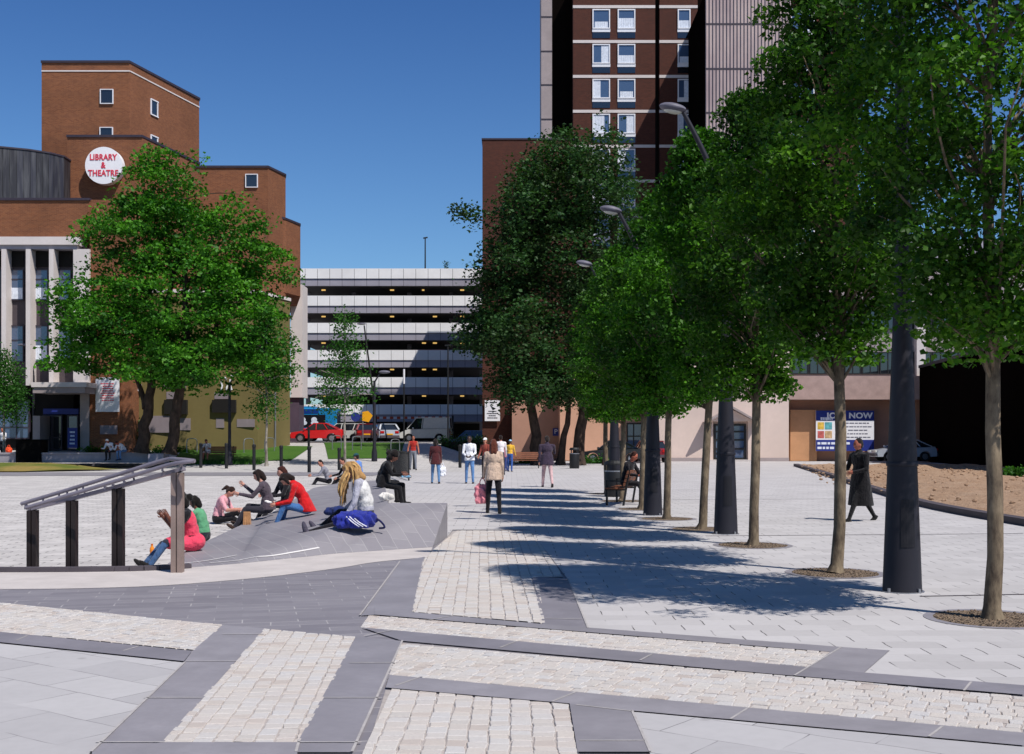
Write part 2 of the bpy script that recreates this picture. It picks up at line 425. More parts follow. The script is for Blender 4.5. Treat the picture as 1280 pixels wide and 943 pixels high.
# ================================================================ GROUND
def struct(o): o['kind'] = 'structure'; return o
def flat(name, poly, z, mat):
    bm = bmesh.new(); vs = [bm.verts.new((x, y, z)) for x, y in poly]
    f = bm.faces.new(vs); bmesh.ops.recalc_face_normals(bm, faces=[f])
    if f.normal.z < 0: f.normal_flip()
    bmesh.ops.triangulate(bm, faces=[f])
    me = bpy.data.meshes.new(name); bm.to_mesh(me); bm.free(); me.materials.append(mat)
    o = bpy.data.objects.new(name, me); COL.objects.link(o); return struct(o)
def clip(bm, poly, grow=0.0):
    """keep what lies inside a convex polygon (counter-clockwise)"""
    n = len(poly)
    for i in range(n):
        a = poly[i]; b = poly[(i+1) % n]
        nx, ny = (b[1]-a[1]), -(b[0]-a[0])
        ln = math.hypot(nx, ny); bmesh.ops.bisect_plane(bm, geom=bm.verts[:]+bm.edges[:]+bm.faces[:], plane_co=(a[0]+nx/ln*grow, a[1]+ny/ln*grow, 0), plane_no=(nx, ny, 0), clear_outer=True, dist=1e-5)
def ccw(poly):
    a = sum(poly[i][0]*poly[(i+1) % len(poly)][1]-poly[(i+1) % len(poly)][0]*poly[i][1] for i in range(len(poly)))
    return list(poly) if a > 0 else list(reversed(poly))
def draped(name, poly, f, off, mat, step=1.0):
    """a sheet that follows the height function f, cut to a convex outline"""
    poly = ccw(poly); xs = [p[0] for p in poly]; ys = [p[1] for p in poly]
    nx = max(1, int((max(xs)-min(xs))/step)+1); ny = max(1, int((max(ys)-min(ys))/step)+1)
    bm = bmesh.new(); g = []
    for j in range(ny+1):
        y = min(ys)+(max(ys)-min(ys))*j/ny
        g.append([bm.verts.new((min(xs)+(max(xs)-min(xs))*i/nx, y, 0)) for i in range(nx+1)])
    for j in range(ny):
        for i in range(nx): bm.faces.new((g[j][i], g[j][i+1], g[j+1][i+1], g[j+1][i]))
    clip(bm, poly)
    for v in bm.verts: v.co.z = f(v.co.x, v.co.y)+off
    me = bpy.data.meshes.new(name); bm.to_mesh(me); bm.free(); me.materials.append(mat)
    for p in me.polygons: p.use_smooth = True
    o = bpy.data.objects.new(name, me); COL.objects.link(o); return struct(o)

def base_ground():
    xs = [-900, -300, -120, -80]+list(range(-60, 61, 2))+[80, 120, 300, 900]
    ys = [-200, -60, -20]+list(range(-8, 131, 2))+[160, 220, 400, 900]
    vs = []; fs = []
    for y in ys:
        for x in xs:
            low = -.04-.45*(1-smooth(54, 58, y))*smooth(1, -1, x)*smooth(8, 14, y)
            vs.append((x, y, zg(x, y)+low if y < 200 else zg(x, y)+low))
    n = len(xs)
    for j in range(len(ys)-1):
        for i in range(n-1): fs.append((j*n+i, j*n+i+1, (j+1)*n+i+1, (j+1)*n+i))
    m = MB(); m.add(vs, fs); return struct(m.build('ground', MT['paver_far'], smoothed=True))
base_ground()

# outline of the pale curved kerb stones and the dark foreground sheet
kerb_top = [G(-1200, 716), G(-600, 715), G(-250, 714.5), G(0, 714.5), G(110, 714), G(200, 712), G(300, 704.5), G(420, 692), G(541, 684)]
kerb_low = [G(535, 697), G(470, 703), G(420, 711), G(330, 722), G(210, 732), G(100, 736), G(0, 737), G(-250, 739), G(-600, 741), G(-1200, 744)]
kt = [(v.x, v.y) for v in bezier([(p[0], p[1], 0) for p in kerb_top], 5)]
kl = [(v.x, v.y) for v in bezier([(p[0], p[1], 0) for p in kerb_low], 5)]
flat('slate_pavement', kt+[G(559, 672), G(566, 663), G(662, 663), (40, 22), (40, 1), (-40, 1)], 0.0, MT['slate'])
flat('kerb_stones', kt+kl, .004, MT['granite'])
# vertical riser of the kerb down to the sunk court
m = MB()
for i in range(len(kt)-1):
    if kt[i][0] < -4.5: m.quad((*kt[i], -.002), (*kt[i+1], -.002), (*kt[i+1], -.6), (*kt[i], -.6))
struct(m.build('kerb_riser', MT['kerb']))
m = MB()
for i in range(len(kt)-1):
    if kt[i][0] < -4.4:
        a = Vector((*kt[i], 0)); b = Vector((*kt[i+1], 0)); m.bar(a+Vector((0, -.06, .03)), b+Vector((0, -.06, .03)), .16, .06)
struct(m.build('kerb_lip', MT['kerb']))
# the sunk court
draped('sunk_court', [(-60, 14.5), (-3.2, 14.5), (-3.2, 36), (-6, 57.5), (-60, 57.5)], zp, 0, MT['wave'], 1.0)
# the walk and the wide pale pavement
walk = [G(559, 672), G(566, 663), G(662, 663), G(709, 724), G(734, 786), G(1112, 815), G(1080, 843), G(1280, 859), (12, 7.9), (40, 7.9), (40, 84.5),
        (-1, 84.5), (-1.0, 60), (-5.8, 57.6), (-3.7, 36), (-2.15, 20.8), (-1.12, 20.8)]
flat('pavement', walk, .0094, MT['paver'])
draped('library_forecourt', [(-70, 57.6), (-1.0, 57.6), (-1.0, 92), (-70, 92)], zg, .002, MT['paver_far'], 1.0)
# bands, slabs and setts in front, all laid out on the ground
def P(*pts): return [G(x, y) for x, y in pts]
slabs = [P((0, 806), (230, 830), (113, 943), (60, 1010), (-300, 1010), (-500, 800), (-300, 782)),
         P((792, 892), (1280, 936), (1500, 956), (1500, 1100), (850, 1100), (812, 943))]
for q in slabs: flat('slab_pavement', q, .0098, MT['slab'])
bands = [P((531, 697), (516, 767), (452, 771), (497, 703)), P((665, 722), (709, 724), (734, 786), (679, 784)),
         P((278, 783), (332, 787), (205, 930), (115, 943), (230, 830), (240, 816)),
         P((445, 797), (503, 803), (487, 845), (440, 943), (370, 943), (372, 930)),
         P((452, 786), (1010, 836), (993, 847), (503, 803)), P((1038, 817), (1055, 811), (1112, 815), (1080, 843), (1010, 836)),
         P((468, 760), (516, 767), (679, 782), (1055, 811), (1038, 817), (468, 770)), P((1010, 836), (1080, 843), (1280, 859), (1280, 871), (993, 847)),
         P((487, 846), (1280, 919), (1280, 935), (790, 891), (712, 882), (482, 862)), P((712, 882), (790, 891), (812, 943), (722, 943)),
         P((-200, 776), (0, 792), (240, 816), (230, 829), (0, 805), (-200, 789)), P((205, 931), (372, 931), (370, 1000), (110, 1000), (115, 943))]
tone = [MT['slate_slab'], plain('slate_slab_b', '#817d83', .55, var=.14, scale=1.7, bump=.08, local=False), plain('slate_slab_c', '#8d898e', .6, var=.13, scale=2.7, bump=.08, local=False)]
for i, q in enumerate(bands): flat('slate_band', q, .0104+.0004*i, tone[i % 3])
def joints(name, segs, w, z, mat):
    m = MB()
    for a, b in segs:
        p = Vector((*G(*a), z)); q = Vector((*G(*b), z)); d = (q-p).normalized(); s = Vector((-d.y, d.x, 0))*w/2
        m.quad(p-s, q-s, q+s, p+s)
    return struct(m.build(name, mat))
joints('paving_joints', [((278, 795), (330, 795)), ((232, 829), (300, 829)), ((180, 875), (253, 875)), ((120, 931), (205, 931)), ((437, 831), (497, 831)), ((405, 875), (478, 875)),
        ((372, 931), (452, 931)), ((370, 943), (374, 928)), ((532, 778), (566, 772)), ((455, 797), (490, 790)), ((625, 812), (645, 804)), ((800, 828), (815, 820)), ((690, 880), (722, 867)),
        ((494, 860), (528, 848)), ((913, 902), (935, 888)), ((1161, 924), (1178, 911)), ((993, 847), (1052, 811)), ((1205, 866), (1214, 855)), ((710, 725), (735, 787)), ((790, 891), (813, 943)),
        ((231, 830), (114, 943)), ((682, 775), (728, 776)), ((724, 929), (806, 929)), ((720, 884), (790, 892)), ((154, 816), (174, 810)), ((20, 803), (34, 797)), ((503, 803), (440, 943)),
        ((450, 771), (500, 703))], .016, .0165, MT['joint'])
joints('drain_channels', [((882, 671), (1279, 668)), ((700, 626), (1140, 624)), ((960, 607), (1060, 606.5)), ((640, 614), (930, 613)), ((1150, 747), (1400, 742))], .05, .0135, MT['kerb'])

def setts(name, poly, ang, cw, l0, l1, z=-.004, jit=.016, gap=.008):
    """rows of individually shaped granite setts, cut to a convex outline"""
    poly = ccw(poly); flat('sett_bed', poly, z+.006, MT['mortar'])
    ca, sa = math.cos(ang), math.sin(ang); loc = [(x*ca+y*sa, -x*sa+y*ca) for x, y in poly]
    u0 = min(p[0] for p in loc); u1 = max(p[0] for p in loc); v0 = min(p[1] for p in loc); v1 = max(p[1] for p in loc)
    bm = bmesh.new(); rnd = random.Random(int(abs(u0*1000)))
    v = v0; k = 0
    while v < v1:
        w = cw*rnd.uniform(.9, 1.1); u = u0-rnd.uniform(0, l1)
        while u < u1:
            L = rnd.uniform(l0*.85, l1*.85); h = z+.006+rnd.uniform(.006, .011)
            def wp(a, b, c): return (a*ca-b*sa, a*sa+b*ca, c)
            j = lambda: rnd.uniform(-jit, jit)*.5
            c = [(u+gap/2+j(), v+gap/2+j()), (u+L-gap/2+j(), v+gap/2+j()), (u+L-gap/2+j(), v+w-gap/2+j()), (u+gap/2+j(), v+w-gap/2+j())]
            cx = sum(p[0] for p in c)/4; cy = sum(p[1] for p in c)/4
            lo = [bm.verts.new(wp(a, b, z)) for a, b in c]
            md = [bm.verts.new(wp(cx+(a-cx)*.98, cy+(b-cy)*.98, h-.004)) for a, b in c]
            tp = [bm.verts.new(wp(cx+(a-cx)*.9, cy+(b-cy)*.9, h+rnd.uniform(-.0015, .002))) for a, b in c]
            for i in range(4):
                i2 = (i+1) % 4
                bm.faces.new((lo[i], lo[i2], md[i2], md[i])); bm.faces.new((md[i], md[i2], tp[i2], tp[i]))
            bm.faces.new(tp); u += L
        v += w; k += 1
    clip(bm, poly, .016)
    me = bpy.data.meshes.new(name); bm.to_mesh(me); bm.free(); me.materials.append(MT['sett'])
    for p in me.polygons: p.use_smooth = False
    o = bpy.data.objects.new(name, me); COL.objects.link(o); return struct(o)
def dirn(a, b):
    p = G(*a); q = G(*b); return math.atan2(q[1]-p[1], q[0]-p[0])
setts('cobble_strip', P((-160, 741), (0, 755), (278, 783), (240, 815), (0, 791), (-160, 776)), dirn((0, 791), (240, 815)), .105, .10, .17)
setts('cobble_strip', P((332, 788), (444, 798), (371, 930), (207, 929)), dirn((207, 929), (332, 788)), .115, .10, .18)
setts('cobble_strip', P((545, 686), (566, 664), (662, 664), (679, 780), (517, 766), (531, 697)), dirn((598, 775), (600, 690)), .125, .10, .19)
setts('cobble_strip', P((662, 664), (704, 722), (670.5, 722)), dirn((598, 775), (600, 690)), .125, .10, .19)
setts('cobble_strip', P((463, 771), (1037, 817.5), (1011, 835), (453, 785.5)), dirn((453, 786), (1011, 835)), .105, .10, .17)
setts('cobble_strip', P((503, 804), (993, 848), (1280, 872), (1500, 891), (1500, 937), (1280, 918), (488, 845)), dirn((488, 845), (1280, 918)), .105, .10, .17)
setts('cobble_strip', P((482, 863), (711, 883), (722, 943), (728, 990), (436, 990), (457, 943)), dirn((580, 943), (592, 865)), .125, .10, .18)

# ---------------------------------------------------------------- the sloping slate ramp people sit on
def V3(px, py, z): return Vector((*G(px, py, z), z))
N0, N1, N2, N3 = V3(200, 712, .012), V3(300, 704, .012), V3(420, 691.5, .012), V3(541, 683.5, .012)
C_, L_ = Vector((-1.12, 20.8, .6)), Vector((-2.15, 20.8, .6))
E_, F_, G_ = V3(480, 600, .5), V3(430, 603, .4), V3(392, 610, .3)
K_, J_, I_ = V3(340, 641, .15), V3(315, 650, .08), V3(230, 690, .014)
ring = [N0, N1, N2, N3, C_, L_, E_, F_, G_, K_, J_, I_]
tris = [(2, 3, 4), (2, 4, 5), (1, 2, 5), (1, 5, 9), (1, 9, 10), (0, 1, 10), (0, 10, 11), (5, 6, 9), (6, 7, 8), (6, 8, 9)]
def zr(x, y):
    for t in tris:
        a, b, c = (ring[i] for i in t)
        den = (b.y-c.y)*(a.x-c.x)+(c.x-b.x)*(a.y-c.y)
        u = ((b.y-c.y)*(x-c.x)+(c.x-b.x)*(y-c.y))/den; v = ((c.y-a.y)*(x-c.x)+(a.x-c.x)*(y-c.y))/den
        if u >= -.01 and v >= -.01 and u+v <= 1.01: return u*a.z+v*b.z+(1-u-v)*c.z
    return None
bm = bmesh.new(); tv = [bm.verts.new(v) for v in ring]; bv = [bm.verts.new((v.x, v.y, -.5)) for v in ring]
for t in tris: bm.faces.new([tv[i] for i in t])
for i in range(len(ring)):
    j = (i+1) % len(ring); bm.faces.new((tv[j], tv[i], bv[i], bv[j]))
top_f = [f for f in bm.faces if all(v in tv for v in f.verts)]
top_e = list({e for f in top_f for e in f.edges})
bmesh.ops.subdivide_edges(bm, edges=top_e, cuts=9, use_grid_fill=True)
bmesh.ops.recalc_face_normals(bm, faces=bm.faces[:])
inner = [v for v in bm.verts if v.co.z > -.49 and all(f.normal.z > .3 for f in v.link_faces)]
for _ in range(16):      # ease the creases between the slopes
    nz = [sum(e.other_vert(v).co.z for e in v.link_edges)/len(v.link_edges) for v in inner]
    for v, z in zip(inner, nz): v.co.z = v.co.z*.4+z*.6
for f in bm.faces: f.smooth = f.normal.z > .3
from mathutils.bvhtree import BVHTree
ramp_tree = BVHTree.FromBMesh(bm)
me = bpy.data.meshes.new('ramp_slope'); bm.to_mesh(me); bm.free(); me.materials.append(MT['slate_ramp'])
me.set_sharp_from_angle(angle=R(45))
ramp = bpy.data.objects.new('ramp_slope', me); COL.objects.link(ramp); struct(ramp)
def zr(x, y):
    h = ramp_tree.ray_cast(Vector((x, y, 3)), Vector((0, 0, -1)))
    return h[0].z if h[0] is not None and h[0].z > -.2 else None
def zs(x, y):
    r = zr(x, y)
    if r is not None: return r
    if x < -3.3 and y < 57: return zp(x, y)
    return zg(x, y)
def on_ramp(px, py): return GT(px, py, zs)
def zs2(x, y):
    r = zr(x, y); return .012 if r is None else r
def strip(name, pts, w, f, off, mat):
    pts = bezier([Vector((*p[:2], 0)) for p in pts], 12); m = MB(); q = []
    for i, p in enumerate(pts):
        d = (pts[min(i+1, len(pts)-1)]-pts[max(i-1, 0)]).normalized(); s = Vector((-d.y, d.x, 0))*w/2
        q.append((Vector((p.x-s.x, p.y-s.y, f(p.x-s.x, p.y-s.y)+off)), Vector((p.x+s.x, p.y+s.y, f(p.x+s.x, p.y+s.y)+off))))
    for i in range(len(q)-1): m.quad(q[i][0], q[i+1][0], q[i+1][1], q[i][1])
    return struct(m.build(name, mat))
strip('inlay_line', [GT(x_, y_, zs2)[:2] for x_, y_ in ((212, 706.5), (232, 704.8), (255, 702), (276, 698.6), (296, 694.8))], .032, zs2, .008, MT['white_inlay'])
strip('inlay_line', [GT(x_, y_, zs2)[:2] for x_, y_ in ((262, 704.5), (300, 701), (335, 696.5), (368, 691.5), (399, 686))], .032, zs2, .008, MT['white_inlay'])

# ---------------------------------------------------------------- far ground: bands, lawns, road
draped('slate_strip', [(-60, 53.5), (-6.2, 53.5), (-5.6, 58.5), (-60, 58.5)], lambda x, y: max(zp(x, y), zg(x, y)), .012, MT['slate_slab'], 1)
draped('lawn', [(-60, 58.7), (-24, 58.8), (-20, 62.3), (-24, 63.9), (-60, 63.9)], lambda x, y: zg(x, y)+.03+.27*smooth(58.7, 62.5, y)*smooth(-20.3, -25, x), .02, MT['grass_dry'], 1)
draped('lawn', [(-19.5, 68.5), (-12.8, 69.5), (-13.2, 79.5), (-22, 82)], zg, .03, MT['grass'], 1)
draped('lawn', [(-10.8, 70.5), (-6.6, 71), (-7.6, 85), (-13.5, 86)], zg, .03, MT['grass'], 1)
draped('lawn', [(-32, 67), (-20.5, 67), (-21.5, 72.5), (-32, 73.2)], zg, .03, MT['grass'], 1)
draped('road', [(-60, 88), (12, 88), (12, 118), (-60, 118)], zg, .012, MT['asphalt'], 2)
draped('pavement_edge', [(-60, 86.4), (-2, 86.4), (-2, 88), (-60, 88)], zg, .06, MT['granite'], 2)
# bare soil behind its dark kerb
kc = [G(995, 583), G(1040, 597), G(1085, 612), G(1110, 620), G(1150, 632), G(1200, 643), G(1280, 657), (10.2, 18), (11, 10)]
kcurve = [Vector((v.x, v.y, 0)) for v in bezier([(p[0], p[1], 0) for p in kc], 6)]
m = MB(); q = []
for i, p in enumerate(kcurve):
    d = (kcurve[min(i+1, len(kcurve)-1)]-kcurve[max(i-1, 0)]).normalized(); s = Vector((-d.y, d.x, 0))*.14
    q.append((p-s, p+s))
for i in range(len(q)-1):
    (a, b), (c, d) = q[i], q[i+1]; up = Vector((0, 0, .15))
    m.quad(a+up, c+up, d+up, b+up); m.quad(a, c, c+up, a+up); m.quad(b+up, d+up, d, b)
struct(m.build('soil_kerb', MT['kerb']))
bm = bmesh.new(); rows = []
NX = 60
rnd = np.random.RandomState(3)
for p in kcurve:
    rows.append([bm.verts.new((p.x+(30-p.x)*(i/NX)**1.3, p.y+(i/NX)*.4, .11+.05*math.sin(i*.9+p.y)*min(1, i/8)+rnd.uniform(-.05, .05)*min(1, i/3))) for i in range(NX+1)])
for a, b in zip(rows[:-1], rows[1:]):
    for i in range(NX): bm.faces.new((a[i], a[i+1], b[i+1], b[i]))
bmesh.ops.recalc_face_normals(bm, faces=bm.faces[:])
me = bpy.data.meshes.new('soil'); bm.to_mesh(me); bm.free(); me.materials.append(MT['soil'])
for p in me.polygons: p.use_smooth = True
o = bpy.data.objects.new('soil', me); COL.objects.link(o); struct(o)
m = MB(); rs = random.Random(4)
for _ in range(900):
    y = rs.uniform(22, 68); x = rs.uniform(10.6+max(0, (y-40)*.2), 25); r = rs.uniform(.02, .09)
    m.ell((x, y, .14), (r, r*rs.uniform(.6, 1.2), r*.6), 6, 4)
tag(m.build('rubble', MT['soil'], weld=False), 'loose stones and clods scattered over the bare soil', 'rubble', kind='stuff')
# ================================================================ BUILDINGS
def pbox(px0, px1, d0, d1, py0, py1, m, mi=0, base=None):
    """box whose front face, at distance d0, spans the given outline"""
    x0, x1 = PX(px0, d0)[0], PX(px1, d0)[0]; z1 = ZZ(py0, d0); z0 = ZZ(py1, d0) if base is None else base
    m.box(x0, d0, z0, x1, d1, z1, mi)
def window(parent, x0, x1, y, z0, z1, fr=.07, mull=(), trans=(), curtain=None, depth=.12, cx=(0, 1), gmat=None, name='window', fmat=None):
    """frame (part) > pane, curtain (sub-parts); y is the outer wall face, glass set back from the frame's face"""
    m = MB(); d0 = y-.10; d1 = y+depth
    m.box(x0, d0, z0, x0+fr, d1, z1); m.box(x1-fr, d0, z0, x1, d1, z1)
    m.box(x0+fr, d0, z0, x1-fr, d1, z0+fr); m.box(x0+fr, d0, z1-fr, x1-fr, d1, z1)
    for t in mull: xx = x0+(x1-x0)*t; m.box(xx-fr*.4, d0+.02, z0+fr, xx+fr*.4, d1, z1-fr)
    for t in trans: zz = z0+(z1-z0)*t; m.box(x0+fr, d0+.021, zz-fr*.4, x1-fr, d1, zz+fr*.4)
    w = m.build(name, fmat or MT['white_frame'], parent)
    g = MB(); g.box(x0+fr*.9, y-.035, z0+fr*.9, x1-fr*.9, y-.02, z1-fr*.9); g.build('pane', gmat or MT['glass'], w)
    if curtain:
        c = MB(); c0, c1 = curtain
        n = 14; xa = x0+fr+(x1-x0-2*fr)*cx[0]; xb = x0+fr+(x1-x0-2*fr)*cx[1]; za = z0+fr+(z1-z0-2*fr)*c0; zb = z0+fr+(z1-z0-2*fr)*c1
        pts = [(xa+(xb-xa)*i/n, y-.04-(.012 if i % 2 else 0)) for i in range(n+1)]
        for i in range(n): c.quad((*pts[i], za), (*pts[i+1], za), (*pts[i+1], zb), (*pts[i], zb))
        c.build('curtain', MT['curtain'], w)
    return w
def coping(m, poly, z, h=.22, out=.06):
    cx = sum(p[0] for p in poly)/len(poly); cy = sum(p[1] for p in poly)/len(poly); q = []
    for x, y in poly:
        d = Vector((x-cx, y-cy)); d = d/d.length*out*1.5; q.append((x+d.x, y+d.y))
    m.prism(q, z, z+h)

# ---------------------------------------------------------------- library and theatre
lib = thing('library_building', 'red brick library and theatre with stepped blocks, white concrete fins and round sign', 'building', (-22, 80, .8))
T = [PX(52, 82), PX(162, 82), PX(249, 91), (-28, 101), (-33, 101)]
zT = ZZ(79, 82)
m = MB(); m.prism(T, 15.2, zT); m.build('tower_wall', MT['brick_red'], lib)
m = MB(); coping(m, T, zT, .16); m.build('tower_coping', MT['coping'], lib)
m = MB()
for a, b in ((T[0], T[1]), (T[1], T[2])):
    d = Vector((b[0]-a[0], b[1]-a[1], 0)).normalized(); nn = Vector((d.y, -d.x, 0))*.015
    m.bar(Vector((*a, zT-.55))+nn, Vector((*b, zT-.55))+nn, .05, .09)
m.build('lead_flashing', MT['concrete_pale'], lib)
B2 = [PX(84, 80.2), PX(178, 80.2), PX(249, 88.2), (-27, 95), (-30, 95)]
z2 = ZZ(172, 80.2)
m = MB(); m.prism(B2, 15.6, z2); m.build('stair_block_wall', MT['brick_red'], lib)
m = MB(); coping(m, B2, z2, .16); m.build('stair_block_coping', MT['coping'], lib)
B3 = [PX(243, 80), PX(335, 80), PX(357, 82.6), (-18.2, 94), (-24, 94)]
z3 = ZZ(210, 80)
m = MB(); m.prism(B3, 0, z3); m.build('rear_block_wall', MT['brick_red'], lib)
m = MB(); coping(m, B3, z3, .14); m.build('rear_block_coping', MT['coping'], lib)
B4 = [PX(340, 81.2), PX(357.3, 82.5), PX(375.5, 84.8), (-17.4, 96), (-19.5, 96)]
z4 = ZZ(275, 82.5); zk_ = ZZ(366, 82.5)
m = MB(); m.prism(B4, zk_, z4); m.build('end_block_wall', MT['brick_red'], lib)
m = MB(); coping(m, B4, z4, .14); m.build('end_block_coping', MT['coping'], lib)
m = MB(); m.prism([PX(100, 75.8), PX(330, 77.6), PX(338, 82), (-20, 92), (-27, 92)], 0, ZZ(262, 75)); m.build('auditorium_wall', MT['brick_red'], lib)
# khaki painted ground storey
KH = [PX(165, 75.9), PX(322, 76.6), PX(362.5, 81.0), (-16.6, 86), (-24, 86)]
zk = ZZ(367, 76.6)
m = MB(); m.prism(KH, 0, zk); m.build('khaki_wall', MT['khaki'], lib)
m = MB(); coping(m, KH, zk, .2, .05); m.build('khaki_ledge', MT['concrete_pale'], lib)
def wy(px): return 75.9+.7*(px-165)/157
for a, b, c, d in ((205, 233, 500, 518), (265, 294, 500, 516)):
    m = MB(); pbox(a, b, wy(a)-.22, 76.8, c, d, m); m.build('window_hood', MT['dark'], lib)
for a, b, c, d in ((208, 226, 490, 499), (268, 288, 491, 499), (185, 212, 520, 541), (225, 238, 523, 538), (270, 280, 523, 535), (296, 318, 524, 534), (205, 232, 465, 486)):
    m = MB(); pbox(a, b, wy(a)-.025, 76.7, c, d, m); m.build('painted_patch', MT['grey_patch'], lib)
m = MB(); rs = random.Random(2)      # white scrawls sprayed on the wall
for k in range(16):
    px = rs.uniform(204, 222) if k < 9 else rs.uniform(266, 290); py = rs.uniform(466, 484)
    yy = wy(px)-.03; a = A(px, py, yy); b = A(px+rs.uniform(-5, 5), py+rs.uniform(-9, 9), yy); m.bar(a, b, .02, .10, up=(1, 0, .3))
m.build('sprayed_scrawl', MT['white_sign'], lib)
m = MB(); a = A(345, 487, 79.0); m.cyl((a.x, 78.75, zg(a.x, 79)), (a.x, 78.75, 5.2), .06); m.build('downpipe', MT['steel'], lib)
# copper-clad drum
arc = [PX(-120, 75.9), PX(-50, 75.9), PX(0, 76.4), PX(35, 77.1), PX(62, 78), PX(80, 79), PX(88, 80.2), PX(88, 88), (-40, 88)]
m = MB(); m.prism(arc, ZZ(249, 76), ZZ(183, 76)); m.build('copper_drum', MT['copper'], lib)
m = MB(); coping(m, arc, ZZ(183, 76), .1, .04); m.build('drum_edge', MT['coping'], lib)
# brick band, concrete fascia and the columned front
m = MB(); pbox(-140, 112, 74.6, 79, 250, 296, m); m.build('brick_band', MT['brick_red'], lib)
m = MB(); pbox(-140, 112, 74.5, 78.9, 247.5, 250.5, m); m.build('roof_edge', MT['coping'], lib)
m = MB(); pbox(-140, 98, 74.3, 78, 296, 306, m); pbox(-140, 96, 74.5, 78, 306, 311.5, m, 1); m.build('fascia', [MT['concrete_pale'], MT['concrete_grey']], lib)
m = MB(); pbox(-140, 93, 75.3, 80, 311, 482, m); m.build('recessed_wall', MT['spandrel'], lib)
for px in (-85, -54, -23, 4.5, 35, 64):
    m = MB(); pbox(px-2.8, px+2.8, 74.35, 75.4, 311.5, 482, m); m.build('fin', MT['concrete_pale'], lib)
m = MB(); pbox(91.5, 111.5, 74.45, 79, 311.5, 492, m); m.build('end_wall', MT['concrete_pale'], lib)
for c0 in (-82, -51, -20, 8, 38.5, 67.5):
    xa = PX(c0+1.5, 75.3)[0]; xb = PX(c0+22.5, 75.3)[0]
    window(lib, xa, xb, 75.26, ZZ(376, 75.3), ZZ(337, 75.3), .06, (), (.68,), gmat=MT['glass'], curtain=(.02, .4) if c0 in (38.5, 8) else None, fmat=MT['coping'])
    window(lib, xa, xb, 75.26, ZZ(453, 75.3), ZZ(407, 75.3), .06, (), (.6,), gmat=MT['glass'], curtain=(.05, .45) if c0 in (38.5,) else None, fmat=MT['coping'])
    m = MB(); m.box(xa, 75.2, ZZ(334, 75.3), xb, 75.29, ZZ(315, 75.3)); m.build('vent_panel', MT['dark'], lib)
m = MB(); pbox(39, 108, 72.6, 75.2, 478, 484, m); pbox(41, 106, 72.7, 75.2, 484, 491.5, m, 1); m.build('canopy', [MT['concrete_pale'], MT['concrete']], lib)
m = MB(); pbox(112.2, 166, 74.7, 80, 250, 580, m, base=0); m.build('entrance_pier', MT['brick_red'], lib)
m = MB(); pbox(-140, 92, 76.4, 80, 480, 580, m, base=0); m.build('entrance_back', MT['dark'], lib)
m = MB(); pbox(100, 111.4, 74.6, 76.4, 492, 580, m, base=0); m.build('entrance_cheek', MT['concrete'], lib); m = MB(); pbox(41, 50, 74.6, 76.3, 520, 580, m, base=0); m.build('entrance_cheek', MT['concrete'], lib)
m = MB(); pbox(54, 98, 76.1, 76.35, 511, 518, m); m.build('fascia_sign', MT['blue_sign'], lib)
for a, b in ((52, 64), (64, 77)):
    window(lib, PX(a, 76)[0], PX(b, 76)[0], 76.2, .9, ZZ(519, 76), .08, (), (.35,), gmat=MT['glass_dark'], name='door', fmat=MT['coping'])
window(lib, PX(83, 76)[0], PX(97, 76)[0], 76.2, .9, ZZ(519, 76), .08, (), (.6,), gmat=MT['glass'], name='door', fmat=MT['coping'])
window(lib, PX(-30, 76)[0], PX(36, 76)[0], 76.2, 1.6, ZZ(500, 76), .08, (.25, .5, .75), (.3,), gmat=MT['glass'], fmat=MT['coping'])
def small_win(px0, px1, py0, py1, d, m=None, curtain=None):
    return window(lib, PX(px0, d)[0], PX(px1, d)[0], d-.02, ZZ(py1, d), ZZ(py0, d), .05, (), (), curtain=curtain, gmat=MT['glass_dark'])
small_win(125.5, 142, 112, 130.5, 82, curtain=None); small_win(125, 141.5, 159.5, 178, 82)
small_win(307, 322.5, 218, 235, 80)
# the two windows in the receding side of the tower
dv = Vector((T[2][0]-T[1][0], T[2][1]-T[1][1], 0)); Ln = dv.length; dv.normalize(); nv = Vector((dv.y, -dv.x, 0))
for px, pa, pb in ((188, 124, 143), (187, 169, 186)):
    u = .28*Ln; p = Vector((*T[1], 0))+dv*u; z1 = ZZ(pa, p.y); z0 = ZZ(pb, p.y)
    m = MB(); q = p+nv*.04
    for a, b in ((0, .07), (.83, .9)): m.bar(q+dv*a+Vector((0, 0, z0)), q+dv*a+Vector((0, 0, z1)), .07, .1, up=dv)
    for z in (z0, z1): m.bar(q+dv*(-.03)+Vector((0, 0, z)), q+dv*.93+Vector((0, 0, z)), .1, .08)
    w = m.build('window', MT['white_frame'], lib)
    g = MB(); q2 = p+nv*.035; g.quad(q2+Vector((0, 0, z0)), q2+dv*.88+Vector((0, 0, z0)), q2+dv*.88+Vector((0, 0, z1)), q2+Vector((0, 0, z1))); g.build('pane', MT['glass_dark'], w)
